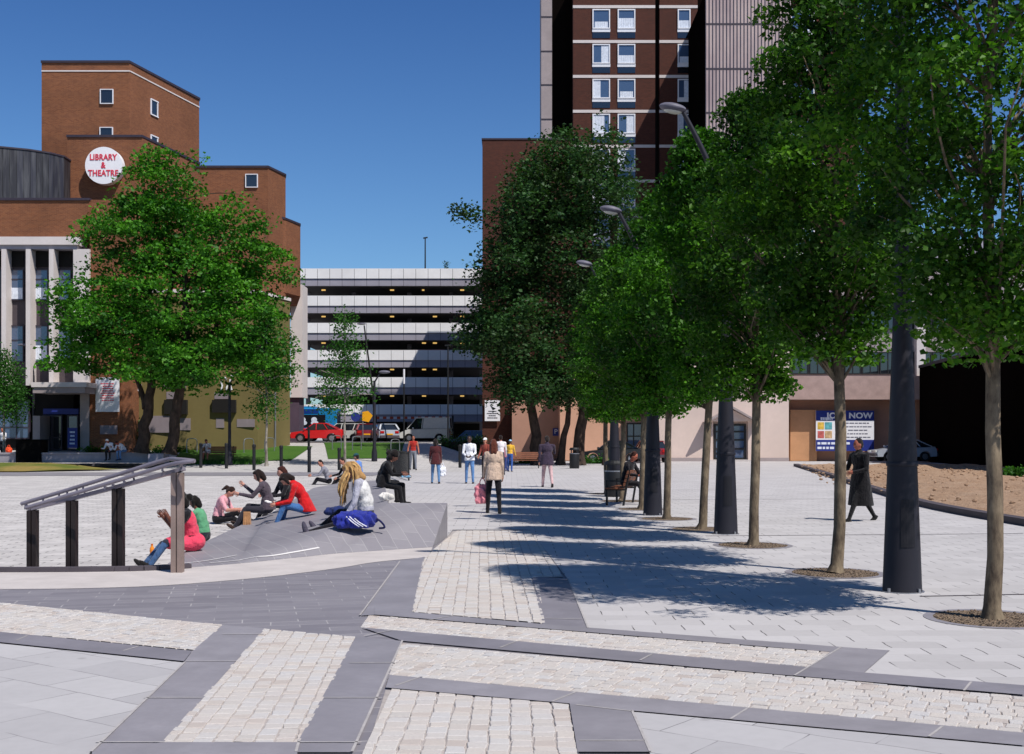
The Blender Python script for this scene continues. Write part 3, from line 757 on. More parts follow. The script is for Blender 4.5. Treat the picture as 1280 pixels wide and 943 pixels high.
def text_mesh(name, s, size, loc, mat, parent=None, rot=(R(90), 0, 0), depth=.01, align='CENTER', sx=1.0, bold=.0):
    cu = bpy.data.curves.new(name, 'FONT'); cu.body = s; cu.size = size; cu.align_x = align; cu.align_y = 'CENTER'; cu.extrude = depth; cu.offset = bold; cu.space_character = 1.05
    tmp = bpy.data.objects.new(name, cu); COL.objects.link(tmp); bpy.context.view_layer.update()
    me = bpy.data.meshes.new_from_object(tmp.evaluated_get(bpy.context.evaluated_depsgraph_get()))
    bpy.data.objects.remove(tmp); bpy.data.curves.remove(cu)
    me.materials.clear(); me.materials.append(mat)
    Mx = Matrix.Translation(Vector(loc)-(base_of(parent) if parent else Vector((0, 0, 0)))) @ Euler(rot).to_matrix().to_4x4() @ Matrix.Diagonal((sx, 1, 1, 1))
    me.transform(Mx)
    o = bpy.data.objects.new(name, me); COL.objects.link(o)
    if parent: o.parent = parent
    return o
c = A(129.5, 207, 79.5); rad = 23.2*79.5/F
rs_ = thing('round_sign', 'round white disc sign with red lettering high on the brick library', 'sign', (c.x, c.y, c.z))
m = MB(); m.cyl((c.x, 79.5, c.z), (c.x, 80.1, c.z), rad, rad, 48); m.build('disc', MT['white_sign'], rs_, smoothed=True)
for s, dz in (('LIBRARY', .50), ('&', .0), ('THEATRE', -.50)): text_mesh('lettering', s, .56, (c.x-.02, 79.48, c.z+dz*1.05), MT['red_sign'], rs_, sx=.82, bold=.012)
def text_lines(m, x0, x1, y, z0, z1, n, mi, seed, h=.45, center=True):
    """unreadable rows of print"""
    r = random.Random(seed)
    for i in range(n):
        z = z1-(z1-z0)*(i+.5)/n; hh = (z1-z0)/n*h/2; w = (x1-x0)*r.uniform(.55, 1); x = (x0+x1)/2-w/2 if center else x0
        while x < (x0+x1)/2+w/2-.02 if center else x < x0+w:
            l = (x1-x0)*r.uniform(.05, .16); m.box(x, y-.006, z-hh, min(x+l, x1), y, z+hh, mi); x += l+(x1-x0)*.025
def panel(name, label, cat, px0, px1, py0, py1, d, face, n=0, tmat=None, seed=1, zone=(.12, .88), th=.06):
    x0, x1 = PX(px0, d)[0], PX(px1, d)[0]; z1, z0 = ZZ(py0, d), ZZ(py1, d)
    t = thing(name, label, cat, ((x0+x1)/2, d, z0))
    m = MB(); m.box(x0, d, z0, x1, d+th, z1); m.build('board', face, t)
    if n:
        m = MB(); text_lines(m, x0+(x1-x0)*.15, x1-(x1-x0)*.15, d-.002, z0+(z1-z0)*zone[0], z0+(z1-z0)*zone[1], n, 0, seed); m.build('print', tmat or MT['grey_text'], t)
    return t
panel('banner', 'white banner with lines of red print on the brick pier by the library entrance', 'banner', 119.5, 149, 472, 515, 74.5, MT['white_sign'], 8, MT['red_sign'], 5, (.3, .85))
panel('wall_plaque', 'small grey plaque on the shaded brick pier below the white banner', 'plaque', 125, 146.5, 532, 543, 74.55, MT['grey_patch'], 3, MT['grey_text'], 6)
panel('notice_board', 'small white notice on the khaki wall between the leaning tree trunks', 'notice', 163, 177, 481, 489, 75.7, MT['white_sign'])
panel('advert_stand', 'tall blue poster stand beside the glass library doors', 'poster', 84.5, 96.5, 535, 560, 74.3, MT['blue_sign'], 4, MT['pale_text'], 9)

# ---------------------------------------------------------------- multi-storey car park
cp = thing('car_park', 'multi storey car park with white parapets and dark open decks', 'building', (-12, 121, 1.3))
D = 121.0; X0, X1 = PX(366, D)[0], PX(640, D)[0]
zt = [ZZ(336+34*k, D) for k in range(6)]
wh, gr = 12.3*D/F, 9*D/F
for k in range(6):
    m = MB(); z1 = zt[k]; xs = X0; i = 0
    while xs < X1:
        xe = min(xs+1.24, X1); g = .018
        a0, a1 = (xs+g, xe-g)
        m.quad((a0, D, z1-wh), (a1, D, z1-wh), (a1, D, z1), (a0, D, z1), 0)
        m.box(a0, D+.10, z1-wh-gr, a1, D+.5, z1-wh-.003, 1)
        xs = xe; i += 1
    m.quad((X0, D+.02, z1-wh), (X1, D+.02, z1-wh), (X1, D+.02, z1-.02), (X0, D+.02, z1-.02), 2)
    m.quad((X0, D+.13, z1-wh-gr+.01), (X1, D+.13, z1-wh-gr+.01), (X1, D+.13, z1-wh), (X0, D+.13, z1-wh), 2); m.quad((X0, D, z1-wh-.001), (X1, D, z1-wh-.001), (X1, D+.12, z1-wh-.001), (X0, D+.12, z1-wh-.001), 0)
    m.box(X0, D+.05, z1-.1, X1, D+.3, z1+.02, 0)
    m.build('parapet', [MT['concrete_white'], MT['concrete_grey'], MT['coping']], cp)
    m = MB(); m.box(X0, D+.57, z1-wh-gr+.02, X1, D+20, z1-wh-gr+.35); m.build('deck', MT['asphalt'], cp)
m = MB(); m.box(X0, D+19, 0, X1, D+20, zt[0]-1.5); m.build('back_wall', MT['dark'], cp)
for px in (372, 432, 505, 560, 600):
    x = PX(px, D)[0]; m = MB(); m.box(x-.2, D+6, 0, x+.2, D+6.5, zt[0]-1.4); m.build('column', MT['concrete_grey'], cp)
m = MB(); pbox(363.2, 378, 91.2, 93.5, 356, 497, m); m.build('end_pier', MT['concrete_pale'], lib)
m = MB(); pbox(361, 374, 91.4, 93.5, 497, 560, m, base=0); m.build('pier_foot', plain('plum_paint', '#4f4250', .8, var=.1, local=False), lib)
amber = lamp_mat('amber_deck_lamp', (1.0, .62, .18), .75)
for k in range(5):
    for j, px in enumerate((398, 486, 527, 541, 576)):
        if (k+j) % 4 == 3: continue
        x = PX(px, D)[0]; m = MB(); m.box(x-.2, D+3.2, zt[k]-wh-gr-.11, x+.2, D+3.4, zt[k]-wh-gr+.017); m.build('ceiling_light', amber, cp)
m = MB(); a = A(531.5, 336, D+3); m.tube([(a.x, a.y, zt[0]-2), (a.x, a.y, ZZ(298, D+3))], [.09, .06]); m.bar((a.x-.2, a.y, ZZ(298, D+3)), (a.x+.25, a.y, ZZ(297, D+3)), .2, .12); m.build('roof_lamp', MT['black_metal'], cp)

# ---------------------------------------------------------------- brick podium and hotel tower
pod = thing('brick_podium', 'windowless dark brown brick block at the foot of the tall hotel', 'building', (1, 92, .2))
x0, x1 = PX(603, 92)[0], PX(717, 92)[0]; zpod = ZZ(175, 92)
m = MB(); m.box(x0, 92, 0, x1, 114.5, zpod); m.build('wall', MT['brick_brown'], pod)
m = MB(); m.box(x0-.06, 91.94, zpod, x1+.06, 114.6, zpod+.12); m.build('coping', MT['coping'], pod)
m = MB(); pbox(640, 705, 90.5, 92, 500, 583, m, base=0); m.build('pink_wall', MT['pinkwall'], pod)
panel('wall_poster', 'white poster with a dark bird mark on the brown brick block', 'poster', 606, 625, 500.5, 526.5, 91.7, MT['white_sign'], 0)
pt = bpy.data.objects['wall_poster']; m = MB()
text_lines(m, PX(608, 91.7)[0], PX(623, 91.7)[0], 91.695, ZZ(524, 91.7), ZZ(513, 91.7), 4, 0, 3); text_lines(m, PX(610, 91.7)[0], PX(622, 91.7)[0], 91.695, ZZ(505, 91.7), ZZ(501.5, 91.7), 1, 0, 8)
a, b, c2 = A(612, 506, 91.69), A(616, 513, 91.69), A(620, 511, 91.69); m.add([a, b, c2, A(616, 509, 91.69)], [(0, 1, 2, 3)]); m.build('print', plain('ink', '#2b2b36', .6), pt)
panel('parking_sign', 'small blue parking sign with a white letter on the pink wall', 'sign', 691, 698.5, 535.5, 545, 90.3, MT['blue_sign'])
text_mesh('lettering', 'P', .5, (A(694.8, 540, 90.28)), MT['white_sign'], bpy.data.objects['parking_sign'])

hot = thing('hotel_tower', 'tall brown brick hotel tower with white window columns and ribbed grey concrete wing', 'building', (12, 98, .2))
DB = 98.0
m = MB(); pbox(676.5, 690, 99.6, 104, -20, 583, m, base=0); m.build('concrete_fin', MT['concrete'], hot)
m = MB(); pbox(690, 880, 99.75, 103.9, -18, 583, m, base=0); m.build('rear_wall', MT['brick_shade'], hot)  # dark backing, the shade beside the bay put into its colour
for py in (-36, 21, 64, 106, 149, 192):
    m = MB(); pbox(676, 690.2, 99.56, 99.9, py-.6, py+.6, m); m.build('joint', MT['coping'], hot)
bays = [(716.5, 819), (824.5, 872)]
for a, b in bays:
    m = MB(); pbox(a, b, DB, 99.7, -28, 583, m, base=0); m.build('brick_bay', MT['brick_brown'], hot)
m = MB(); pbox(819, 824.5, 98.9, 99.7, -26, 583, m, base=0); m.build('slot', MT['dark'], hot)
for k in range(-1, 7):
    py = 8.5+43.6*k
    for a, b in bays:
        if k < 0: continue
        m = MB(); pbox(a-.3, b, DB-.04, DB+.1, py-1.8, py+1.8, m); m.build('string_course', MT['concrete_pale'], hot)
    for a, b in ((740.5, 762.5), (772, 794), (847, 863)):
        ya = py-40 if False else py+4; xa, xb = PX(a, DB)[0], PX(b, DB)[0]
        if k < 0: break
        cur = (.05, .95) if a < 800 else (.0, .35)
        window(hot, xa, xb, DB, ZZ(py+28, DB), ZZ(py+3.5, DB), .09, (), (), curtain=(.0, (.42, 1, .55, .98, .7, .35, 1)[(k*5+int(a)) % 7]), cx=((0, 1), (0, .45), (0, 1), (.5, 1), (0, 1), (.08, .92), (0, .7))[(k*5+int(a)) % 7], gmat=MT['glass'])
        m = MB(); m.box(xa, DB-.03, ZZ(py+39.5, DB), xb, DB+.05, ZZ(py+32, DB)); m.build('vent_panel', MT['glass_dark'], hot)
        m = MB(); m.box(xa-.02, DB-.06, ZZ(py+32, DB), xb+.02, DB+.05, ZZ(py+28, DB)); m.build('sill', MT['white_frame'], hot)
# ribbed concrete wing standing forward of the bays
DW = 90.0; zw = ZZ(40, DB)
m = MB(); m.box(PX(882, DW)[0], DW, 0, PX(989, DW)[0], 104, zw); m.build('ribbed_wing', MT['ribbed'], hot)
m = MB(); m.box(PX(882, DW)[0]-.12, DW+.15, 0, PX(882, DW)[0]-.003, 98.0, zw-.01); m.build('wing_flank', MT['brick_shade'], hot)  # thin added slab, the flank's shade put into its dark colour
for py in (30, 86, 141, 196, 251):
    m = MB(); pbox(882, 989, DW-.03, DW+.1, py-.9, py+.9, m); m.build('joint', MT['coping'], hot)
m = MB(); m.box(PX(989, DW)[0], DW+.5, 0, PX(1075, DW)[0], 104, zw); m.build('side_bay', MT['brick_brown'], hot)
for k in range(-2, 7):
    py = 8.5+46*k; xa, xb = PX(990, DW)[0], PX(1001, DW)[0]
    window(hot, xa, PX(1020, DW)[0], DW+.5, ZZ(py+28, DW), ZZ(py, DW), .09, (.5,), gmat=MT['glass'])
    m = MB(); m.box(xa, DW+.44, ZZ(py+33, DW), PX(1020, DW)[0], DW+.55, ZZ(py+28, DW)); m.build('sill', MT['white_frame'], hot)
m = MB(); m.box(PX(881.9, DW)[0], DW-.05, zw, PX(1075, DW)[0]+.1, 104, zw+.2); m.build('roof_edge', MT['coping'], hot)

# ---------------------------------------------------------------- low wing behind the row of trees
ann = thing('hotel_annexe', 'low beige rendered wing with gabled doorway below the hotel tower', 'building', (14, 86, 0))
m = MB(); pbox(700, 806, 87.6, 96, 470, 583, m, base=0); m.build('peach_wall', MT['peach'], ann)
m = MB(); pbox(822, 986, 85.2, 97, 330, 583, m, base=0); m.build('beige_wall', MT['beige'], ann)
m = MB(); m.box(PX(806, 87.6)[0], 85.6, 0, PX(822, 85.2)[0], 97, ZZ(470, 86)); m.build('corner_wall', MT['concrete'], ann)
window(ann, PX(783, 87.6)[0], PX(806, 87.6)[0]-.05, 87.55, ZZ(562, 87.6), ZZ(529, 87.6), .1, (.4,), (.5,), gmat=MT['glass'], fmat=MT['black_metal'])
dr = window(ann, PX(892, 85.2)[0], PX(932, 85.2)[0], 85.15, .12, ZZ(530, 85.2), .14, (.5,), (.3, .55, .78), gmat=MT['glass'], name='door', fmat=MT['black_metal'])
m = MB(); xa, xb, xc = PX(884, 85.2)[0], PX(940, 85.2)[0], PX(912, 85.2)[0]; za, zc = ZZ(527, 85.2), ZZ(512, 85.2)
m.add([(xa, 84.5, za), (xc, 84.5, zc), (xb, 84.5, za), (xa, 85.25, za), (xc, 85.25, zc), (xb, 85.25, za)], [(0, 1, 2), (3, 5, 4), (0, 3, 4, 1), (1, 4, 5, 2), (0, 2, 5, 3)]); m.build('gable', MT['beige'], ann)
m = MB(); m.bar((xa-.3, 84.6, za-.1), (xc, 84.6, zc+.12), 1.3, .12, up=(0, 0, 1)); m.bar((xc, 84.6, zc+.12), (xb+.3, 84.6, za-.1), 1.3, .12); m.build('gable_roof', MT['concrete'], ann)
for xq in (xa, xb-.35):
    m = MB(); m.box(xq, 84.85, 0, xq+.35, 85.25, za); m.build('pilaster', MT['beige'], ann)
m = MB(); m.box(PX(884, 85)[0], 84.2, 0, PX(942, 85)[0], 85.2, .12); m.build('step', MT['granite'], ann)
m = MB(); m.box(PX(822, 85.2)[0]-.02, 85.1, 0, PX(884, 85.2)[0]-.3, 85.22, .25); m.box(PX(942, 85.2)[0]+.1, 85.1, 0, PX(986, 85.2)[0], 85.22, .25); m.build('plinth', MT['concrete'], ann)
# right part: recess, hoarding, banded storey and window strip
m = MB(); pbox(986, 1330, 87.0, 97, 500, 583, m, base=0); m.build('recess_wall', MT['pinkwall'], ann)
m = MB(); pbox(986, 1330, 85.2, 97, 470, 499.5, m); m.build('fascia_band', MT['band'], ann)
m = MB(); pbox(988, 1021, 86.4, 86.9, 512.5, 583, m, base=0); m.build('hoarding', MT['timber'], ann)
m = MB(); pbox(986, 1330, 86.2, 97, 330, 470, m); m.build('upper_wall', MT['concrete'], ann)
for i, a in enumerate(range(990, 1320, 22)):
    window(ann, PX(a, 86)[0], PX(a+21, 86)[0], 86.15, ZZ(468, 86), ZZ(440, 86), .08, (.5,), gmat=MT['glass_dark'], fmat=MT['black_metal'])
    window(ann, PX(a, 86)[0], PX(a+21, 86)[0], 86.15, ZZ(412, 86), ZZ(378, 86), .08, (.5,), gmat=MT['glass_dark'], fmat=MT['black_metal'])
m = MB(); pbox(1146, 1157, 85.6, 97, 400, 470, m); m.build('pier', MT['concrete_pale'], ann)
sg = thing('advert_banner', 'large blue and white banner on the pink wall of the recess', 'banner', (A(1056, 566, 86).x, 86, .6))
x0, x1 = PX(1020, 86)[0], PX(1092.5, 86)[0]
m = MB(); m.box(x0, 86, ZZ(564, 86), x1, 86.1, ZZ(513.5, 86)); m.build('board', MT['white_sign'], sg)
m = MB(); m.box(x0, 85.985, ZZ(526, 86), x1, 86, ZZ(513.5, 86)); m.box(x0, 85.985, ZZ(564, 86), x1, 86, ZZ(550, 86)); m.build('blue_field', MT['blue_sign'], sg)
text_mesh('lettering', 'JOIN NOW', .56, (A(1062, 520, 85.97)), MT['white_sign'], sg, sx=1.12, bold=.02)
m = MB(); text_lines(m, x0+.1, x0+1.4, 85.98, ZZ(525.5, 86), ZZ(521.5, 86), 1, 0, 3, .8); m.build('small_print', MT['pale_text'], sg); m = MB(); text_lines(m, x0+.1, x1-1, 85.98, ZZ(563, 86), ZZ(551.5, 86), 2, 0, 7, .5, False); m.build('small_print', MT['pale_text'], sg)
m = MB(); text_lines(m, PX(1052, 86)[0], x1-.15, 85.995, ZZ(549, 86), ZZ(527, 86), 5, 0, 11, .3); m.build('print', MT['grey_text'], sg)
cols = ['#d9b24a', '#5fa9b0', '#c0605a', '#c9a77c', '#7a8c5a', '#b5656b']
for i, (a, b, c0, c1) in enumerate(((1022, 1030, 528, 537), (1031, 1040, 528, 537), (1022, 1030, 539, 548), (1031, 1040, 539, 548), (1049, 1055, 528, 548))):
    m = MB(); m.box(PX(a, 86)[0], 85.99, ZZ(c1, 86), PX(b, 86)[0], 86.002, ZZ(c0, 86)); m.build('picture', plain('printed_picture_%d' % i, cols[i], .6, var=.4, scale=4), sg)

# ---------------------------------------------------------------- the shaded brick wall building on the right
blk = thing('brick_building', 'dark brick building whose shaded side faces the bare soil', 'building', (30, 70, 0))
m = MB(); m.prism([(28.9, 85.1), (25.6, 58), (26.6, 30), (48, 30), (48, 85.1)], 0, 6.6); m.build('wall', MT['brick_shade'], blk)  # wall colour blackened for its shaded side
m = MB(); m.prism([(28.82, 85.1), (25.52, 58), (26.5, 29.9), (48.1, 29.9), (48.1, 85.1)], 6.6, 6.8); m.build('parapet', MT['coping'], blk)
off = thing('office_building', 'pale office block with window strips beyond the dark brick building', 'building', (45, 100, 0))
m = MB(); pbox(1120, 1700, 100, 112, 300, 583, m, base=0); m.build('wall', MT['concrete_grey'], off)
for k in range(3):
    for a in range(1150, 1420, 40): window(off, PX(a, 100)[0], PX(a+37, 100)[0], 99.95, ZZ(352+44*k, 100), ZZ(328+44*k, 100), .1, (.33, .66), (.5,), gmat=MT['glass_dark'], fmat=MT['black_metal'])
# ================================================================ TREES
def leaf_mesh(name, centres, spread, per, size, rs, mat, parent, flat_=.55, up=.6, droop=0.0):
    """many small folded leaves gathered in sprays round the given centres"""
    n = len(centres)*per
    c = np.repeat(np.asarray(centres, float), per, 0)
    sp = np.repeat(np.asarray(spread, float).reshape(-1, 1), per, 0) if not np.isscalar(spread) else spread
    off = rs.normal(0, 1, (n, 3)); off /= np.maximum(1, np.linalg.norm(off, axis=1, keepdims=True)/1.7)
    off[:, 2] *= flat_
    c = c+off*sp; c[:, 2] -= droop*np.linalg.norm(off[:, :2], axis=1)
    nr = rs.normal(0, 1, (n, 3)); nr[:, 2] = np.abs(nr[:, 2])+up; nr /= np.linalg.norm(nr, axis=1, keepdims=True)
    t = np.cross(nr, rs.normal(0, 1, (n, 3))); t /= np.linalg.norm(t, axis=1, keepdims=True)
    b = np.cross(nr, t); L = size*rs.uniform(.65, 1.25, (n, 1)); W = L*rs.uniform(.30, .42, (n, 1))
    fold = nr*L*.12
    v = np.stack([c-t*L*.5, c-t*L*.08+b*W+fold, c+t*L*.5-nr*L*.06, c-t*L*.08-b*W+fold], 1).reshape(-1, 3)
    me = bpy.data.meshes.new(name)
    me.vertices.add(4*n); me.vertices.foreach_set('co', v.astype(np.float32).ravel())
    i0 = np.arange(n)*4
    idx = np.stack([i0, i0+1, i0+2, i0, i0+2, i0+3], 1).ravel()
    me.loops.add(6*n); me.loops.foreach_set('vertex_index', idx.astype(np.int32))
    me.polygons.add(2*n); me.polygons.foreach_set('loop_start', (np.arange(2*n)*3).astype(np.int32))
    me.materials.append(mat); me.update(calc_edges=True); me.validate()
    o = bpy.data.objects.new(name, me); COL.objects.link(o); o.parent = parent; return o
def limb(m, a, b, r0, r1, rr, bow=.12, n=4, k=6):
    a = Vector(a); b = Vector(b); L = (b-a).length; pts = []
    s = Vector((rr.uniform(-1, 1), rr.uniform(-1, 1), rr.uniform(.2, 1)))*L*bow
    for i in range(n+1):
        t = i/n; pts.append(a.lerp(b, t)+s*math.sin(math.pi*t)+Vector((rr.uniform(-1, 1), rr.uniform(-1, 1), 0))*L*.02*(0 < i < n))
    m.tube(pts, [r0+(r1-r0)*i/n for i in range(n+1)], k); return pts
def street_tree(root, seed, H=8.2, z0=2.5, R0=1.75, n_cl=300, per=46, size=.12, mat='leaf_street', thin=0.0):
    """tall oval crown on a clean mottled stem"""
    rs = np.random.RandomState(seed); rr = random.Random(seed)
    m = MB(); pts = [Vector((0, 0, 0))]; x = y = 0
    zs_ = [.0, .12, .6, 1.2, 1.8, 2.4, 3.2, 4.2, 5.4, 6.6, H-.6]
    for z in zs_[1:]:
        x += rr.uniform(-.035, .035); y += rr.uniform(-.03, .03); pts.append(Vector((x, y, z)))
    rad = [.118, .084, .076, .075, .071, .068, .06, .046, .032, .018, .008]
    m.tube(pts, rad, 10)
    cen = []; spr = []
    for i in range(n_cl):
        u = rs.uniform(0, 1)**.9; z = z0+.1+(H-z0)*u
        prof = R0*(math.sin(math.pi*min(1, (u+.10)/.72)*.5)**.7 if u < .36 else (1-((u-.36)/.64)**1.7*.88))
        ang = rs.uniform(0, 2*math.pi); lob = 1+.20*math.sin(ang*3+seed+z*1.7)+.10*math.sin(ang*7+z*4)
        r = prof*lob*rs.uniform(.06, 1)**.45
        if thin and rs.uniform() < thin*(r/R0): continue
        cen.append((r*math.cos(ang), r*math.sin(ang), z-.1*r)); spr.append(rs.uniform(.13, .25))
    k = 0
    for c in cen:
        if k > 70: break
        r = math.hypot(c[0], c[1])
        if r < .45: continue
        k += 1
        zb = max(2.25, c[2]-r*rr.uniform(.75, 1.25)); i = min(range(len(pts)), key=lambda q: abs(pts[q].z-zb))
        i = max(1, i); p0, p1 = pts[max(0, i-1)], pts[i]; t = 0 if p1.z == p0.z else max(0, min(1, (zb-p0.z)/(p1.z-p0.z)))
        limb(m, p0.lerp(p1, t), c, .022, .005, rr, .1, 4, 5)
    m.build('trunk', MT['bark_pale'], root, smoothed=True, world=False)
    leaf_mesh('crown', cen, spr, per, size, rs, MT[mat], root, .5, .25, .05)
tree_xy = [(4.59, 11.46), (4.12, 15.3), (3.85, 19.2), (3.56, 22.6), (3.28, 25.4), (3.10, 28.8), (2.96, 32.4), (2.89, 36.5)]
tl = ['nearest street tree of the row, thick mottled stem in front of the dark brick building', 'second nearest street tree, its stem crossing the blue and white banner',
      'third street tree along the row, stem to the right of the gabled doorway', 'fourth street tree along the row, stem on the doorway side of the tapered lamp post',
      'fifth street tree along the row, stem just beyond the second slimmer lamp post', 'sixth street tree, stem in front of the person on the bench',
      'seventh street tree, stem beside the square bench leg', 'farthest street tree at the end of the row, beside the black bin']
protos = []
for i, (x, y) in enumerate(tree_xy):
    if i < 4:
        root = thing('street_tree', tl[i], 'tree', (x, y, .0), 0, 'street trees in a row beside the walk')
        street_tree(root, [11, 23, 37, 52][i], H=[8.6, 8.4, 7.15, 7.4][i], z0=[2.55, 2.75, 2.4, 2.4][i], R0=[1.72, 1.36, 1.16, 1.2][i], n_cl=[560, 400, 300, 300][i], per=[104, 112, 104, 96][i], size=[.072, .078, .084, .09][i],
                    mat=['leaf_street', 'leaf_street', 'leaf_street', 'leaf_street_bright'][i], thin=[.15, 0, 0, 0][i])
        protos.append(root)
    else:
        root = copy_tree(protos[2] if i % 2 else protos[3]); root.location = (x, y, 0); root.rotation_euler = (0, 0, 1.3*i); s = [0, 0, 0, .96, .93, .95, .92, .95][i]
        root.scale = (1, 1, s); root['label'] = tl[i]
        for ch in root.children:
            if ch.name.startswith('crown') and i in (5, 7, 4, 6):
                ch.data = ch.data.copy() if i == 4 else ch.data
# round pits at the stems: slate ring and gravel
ring_m = None
for i, (x, y) in enumerate(tree_xy):
    m = MB(); n = 40; r0, r1 = .54, .63
    for k in range(n):
        a, b = 2*math.pi*k/n, 2*math.pi*(k+1)/n
        m.quad((x+r0*math.cos(a), y+r0*math.sin(a), .0135), (x+r1*math.cos(a), y+r1*math.sin(a), .0135), (x+r1*math.cos(b), y+r1*math.sin(b), .0135), (x+r0*math.cos(b), y+r0*math.sin(b), .0135))
    struct(m.build('tree_pit_ring', MT['slate_slab']))
    m = MB(); m.prism([(x+r0*math.cos(2*math.pi*k/n), y+r0*math.sin(2*math.pi*k/n)) for k in range(n)], .0, .013)
    rr = random.Random(i)
    for k in range(420 if i < 3 else 60):
        a = rr.uniform(0, 6.28); q = r0*math.sqrt(rr.uniform(0, 1)); g = rr.uniform(.006, .016); m.ell((x+q*math.cos(a), y+q*math.sin(a), .016), (g, g, g*.7), 5, 3)
    struct(m.build('tree_pit_gravel', MT['gravel'], weld=False))

def broad_tree(root, stems, blobs, n_cl, per, size, spr, mat, barkm, seed, inner=.35, flat_=.5, limbs=40, holes=0.0, up=.7):
    """stems: polylines with radii; blobs: (cx, cy, cz, rx, ry, rz, weight) volumes the sprays fill"""
    rs = np.random.RandomState(seed); rr = random.Random(seed); m = MB()
    allp = []
    for pts, r0, r1 in stems:
        pp = bezier(pts, 4); n = len(pp)
        pp = [p+Vector((rr.uniform(-1, 1), rr.uniform(-1, 1), 0))*r0*.25*(i > 1) for i, p in enumerate(pp)]
        m.tube(pp, [(r0+(r1-r0)*(i/(n-1))**.8)*(1.35 if i == 0 else 1) for i in range(n)], 9)
        allp += [(p, r0+(r1-r0)*i/(n-1)) for i, p in enumerate(pp) if i > n*.35]
    w = np.array([b[6] for b in blobs], float); w /= w.sum(); cen = []; sp = []
    holes_c = [Vector((rs.uniform(b[0]-b[3], b[0]+b[3]), rs.uniform(b[1]-b[4], b[1]+b[4]), rs.uniform(b[2]-b[5], b[2]+b[5]))) for b in blobs for _ in range(3)] if holes else []
    while len(cen) < n_cl:
        b = blobs[rs.choice(len(blobs), p=w)]
        d = rs.normal(0, 1, 3); d /= np.linalg.norm(d); q = (inner+(1-inner)*rs.uniform(0, 1))**.6*(1+.12*math.sin(d[0]*5+seed)+.12*math.sin(d[2]*7+d[1]*4))
        c = (b[0]+d[0]*b[3]*q, b[1]+d[1]*b[4]*q, b[2]+d[2]*b[5]*q)
        if holes and any((Vector(c)-h).length < holes for h in holes_c): continue
        cen.append(c); sp.append(spr*rs.uniform(.6, 1.25))
    k = 0
    for c in cen[::max(1, n_cl//limbs)]:
        cv = Vector(c); best = min(allp, key=lambda q: (q[0]-cv).length+max(0, q[0].z-cv.z)*2)
        limb(m, best[0], cv, best[1]*.45, .02, rr, .1, 5, 5)
    m.build('trunk', barkm, root, smoothed=True, world=False)
    leaf_mesh('crown', cen, sp, per, size, rs, mat, root, flat_, up, .12)

# the big tree in front of the library: two leaning stems
D = 66.0; k = D/F
bx, bz = PX(205, D)[0], .55
t = thing('broad_tree', 'large spreading bright green tree with two leaning stems in front of the library', 'tree', (bx, D, bz))
def L(px, py, dy=0): return Vector(((px-640)*D/F-bx, dy, EYE+(YH-py)*k-bz))
stems = [([L(177, 566), L(183, 520), L(190, 470, .3), L(205, 400, .5), L(222, 300, .3)], .38, .10), ([L(216, 568, -.6), L(222, 530, -.5), L(228, 490, -.5), L(236, 420, -.6), L(232, 330), L(228, 250)], .36, .08),
         ([L(224, 520, -.5), L(238, 470, -.8), L(270, 420, -1), L(300, 380, -1)], .2, .06), ([L(183, 510), L(160, 460, .8), L(125, 420, 1.2)], .18, .05)]
def blob(px, py, rx, rz, dy, ry, w, D=D, bx=bx, bz=bz):
    kk = D/F; return ((px-640)*kk-bx, dy, EYE+(YH-py)*kk-bz, rx*kk, ry, rz*kk, w)
blobs = [blob(218, 240, 55, 50, 0, 3, 1.6), blob(165, 290, 65, 60, .5, 4, 2.2), blob(270, 310, 72, 70, .3, 4, 2.4), blob(140, 390, 66, 60, -.5, 4.5, 2.4), blob(225, 380, 90, 85, -1.5, 4.5, 3),
         blob(305, 400, 55, 75, 0, 4, 2), blob(120, 445, 48, 26, -.8, 3.5, 1), blob(250, 455, 70, 36, -2, 4, 1.6), blob(185, 450, 60, 32, 1, 4, 1), blob(318, 455, 42, 40, 0, 3, 1.0), blob(205, 205, 22, 22, 0, 1.2, .35), blob(340, 330, 22, 30, 0, 2, .4), blob(242, 212, 16, 18, 0, 1, .2)]
broad_tree(t, stems, blobs, 900, 62, .23, .58, MT['leaf_big'], MT['bark_dark'], 5, .25, .36, 70, 1.05, .4)
# the dark trees beside the hotel
D2 = 73.0
def dark_tree(label, px, py, stems, blobs, n, seed, D2=D2):
    bx = PX(px, D2)[0]; bz = .0; kk = D2/F
    t = thing('dark_tree', label, 'tree', (bx, D2, bz), 0, 'dark trees at the foot of the hotel')
    LL = lambda a, b, dy=0: Vector(((a-640)*kk-bx, dy, EYE+(YH-b)*kk-bz))
    st = [([LL(*q) for q in s[0]], s[1], s[2]) for s in stems]
    bl = [((a-640)*kk-bx, dy, EYE+(YH-b)*kk-bz, rx*kk, ry, rz*kk, w) for a, b, rx, rz, dy, ry, w in blobs]
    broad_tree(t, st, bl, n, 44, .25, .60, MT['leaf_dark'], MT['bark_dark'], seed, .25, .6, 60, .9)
dark_tree('dark leaning tree against the brown brick block, its branches reaching over the car park', 668, 580,
          [([(672, 582), (667, 530), (660, 470), (655, 400), (652, 320)], .4, .08), ([(664, 500), (640, 440), (610, 400)], .2, .05)],
          [(640, 330, 42, 60, 0, 4, 2), (650, 420, 55, 70, -1, 4.5, 2.6), (602, 412, 36, 40, 0, 3, 1.0), (660, 260, 45, 60, 0, 4, 1.8), (588, 260, 16, 16, 0, 1, .12), (598, 285, 14, 12, 0, 1, .08), (668, 480, 55, 32, -1, 4, 1.4), (582, 388, 16, 14, 0, 1, .2), (612, 345, 26, 28, 0, 2, .6)], 620, 8)
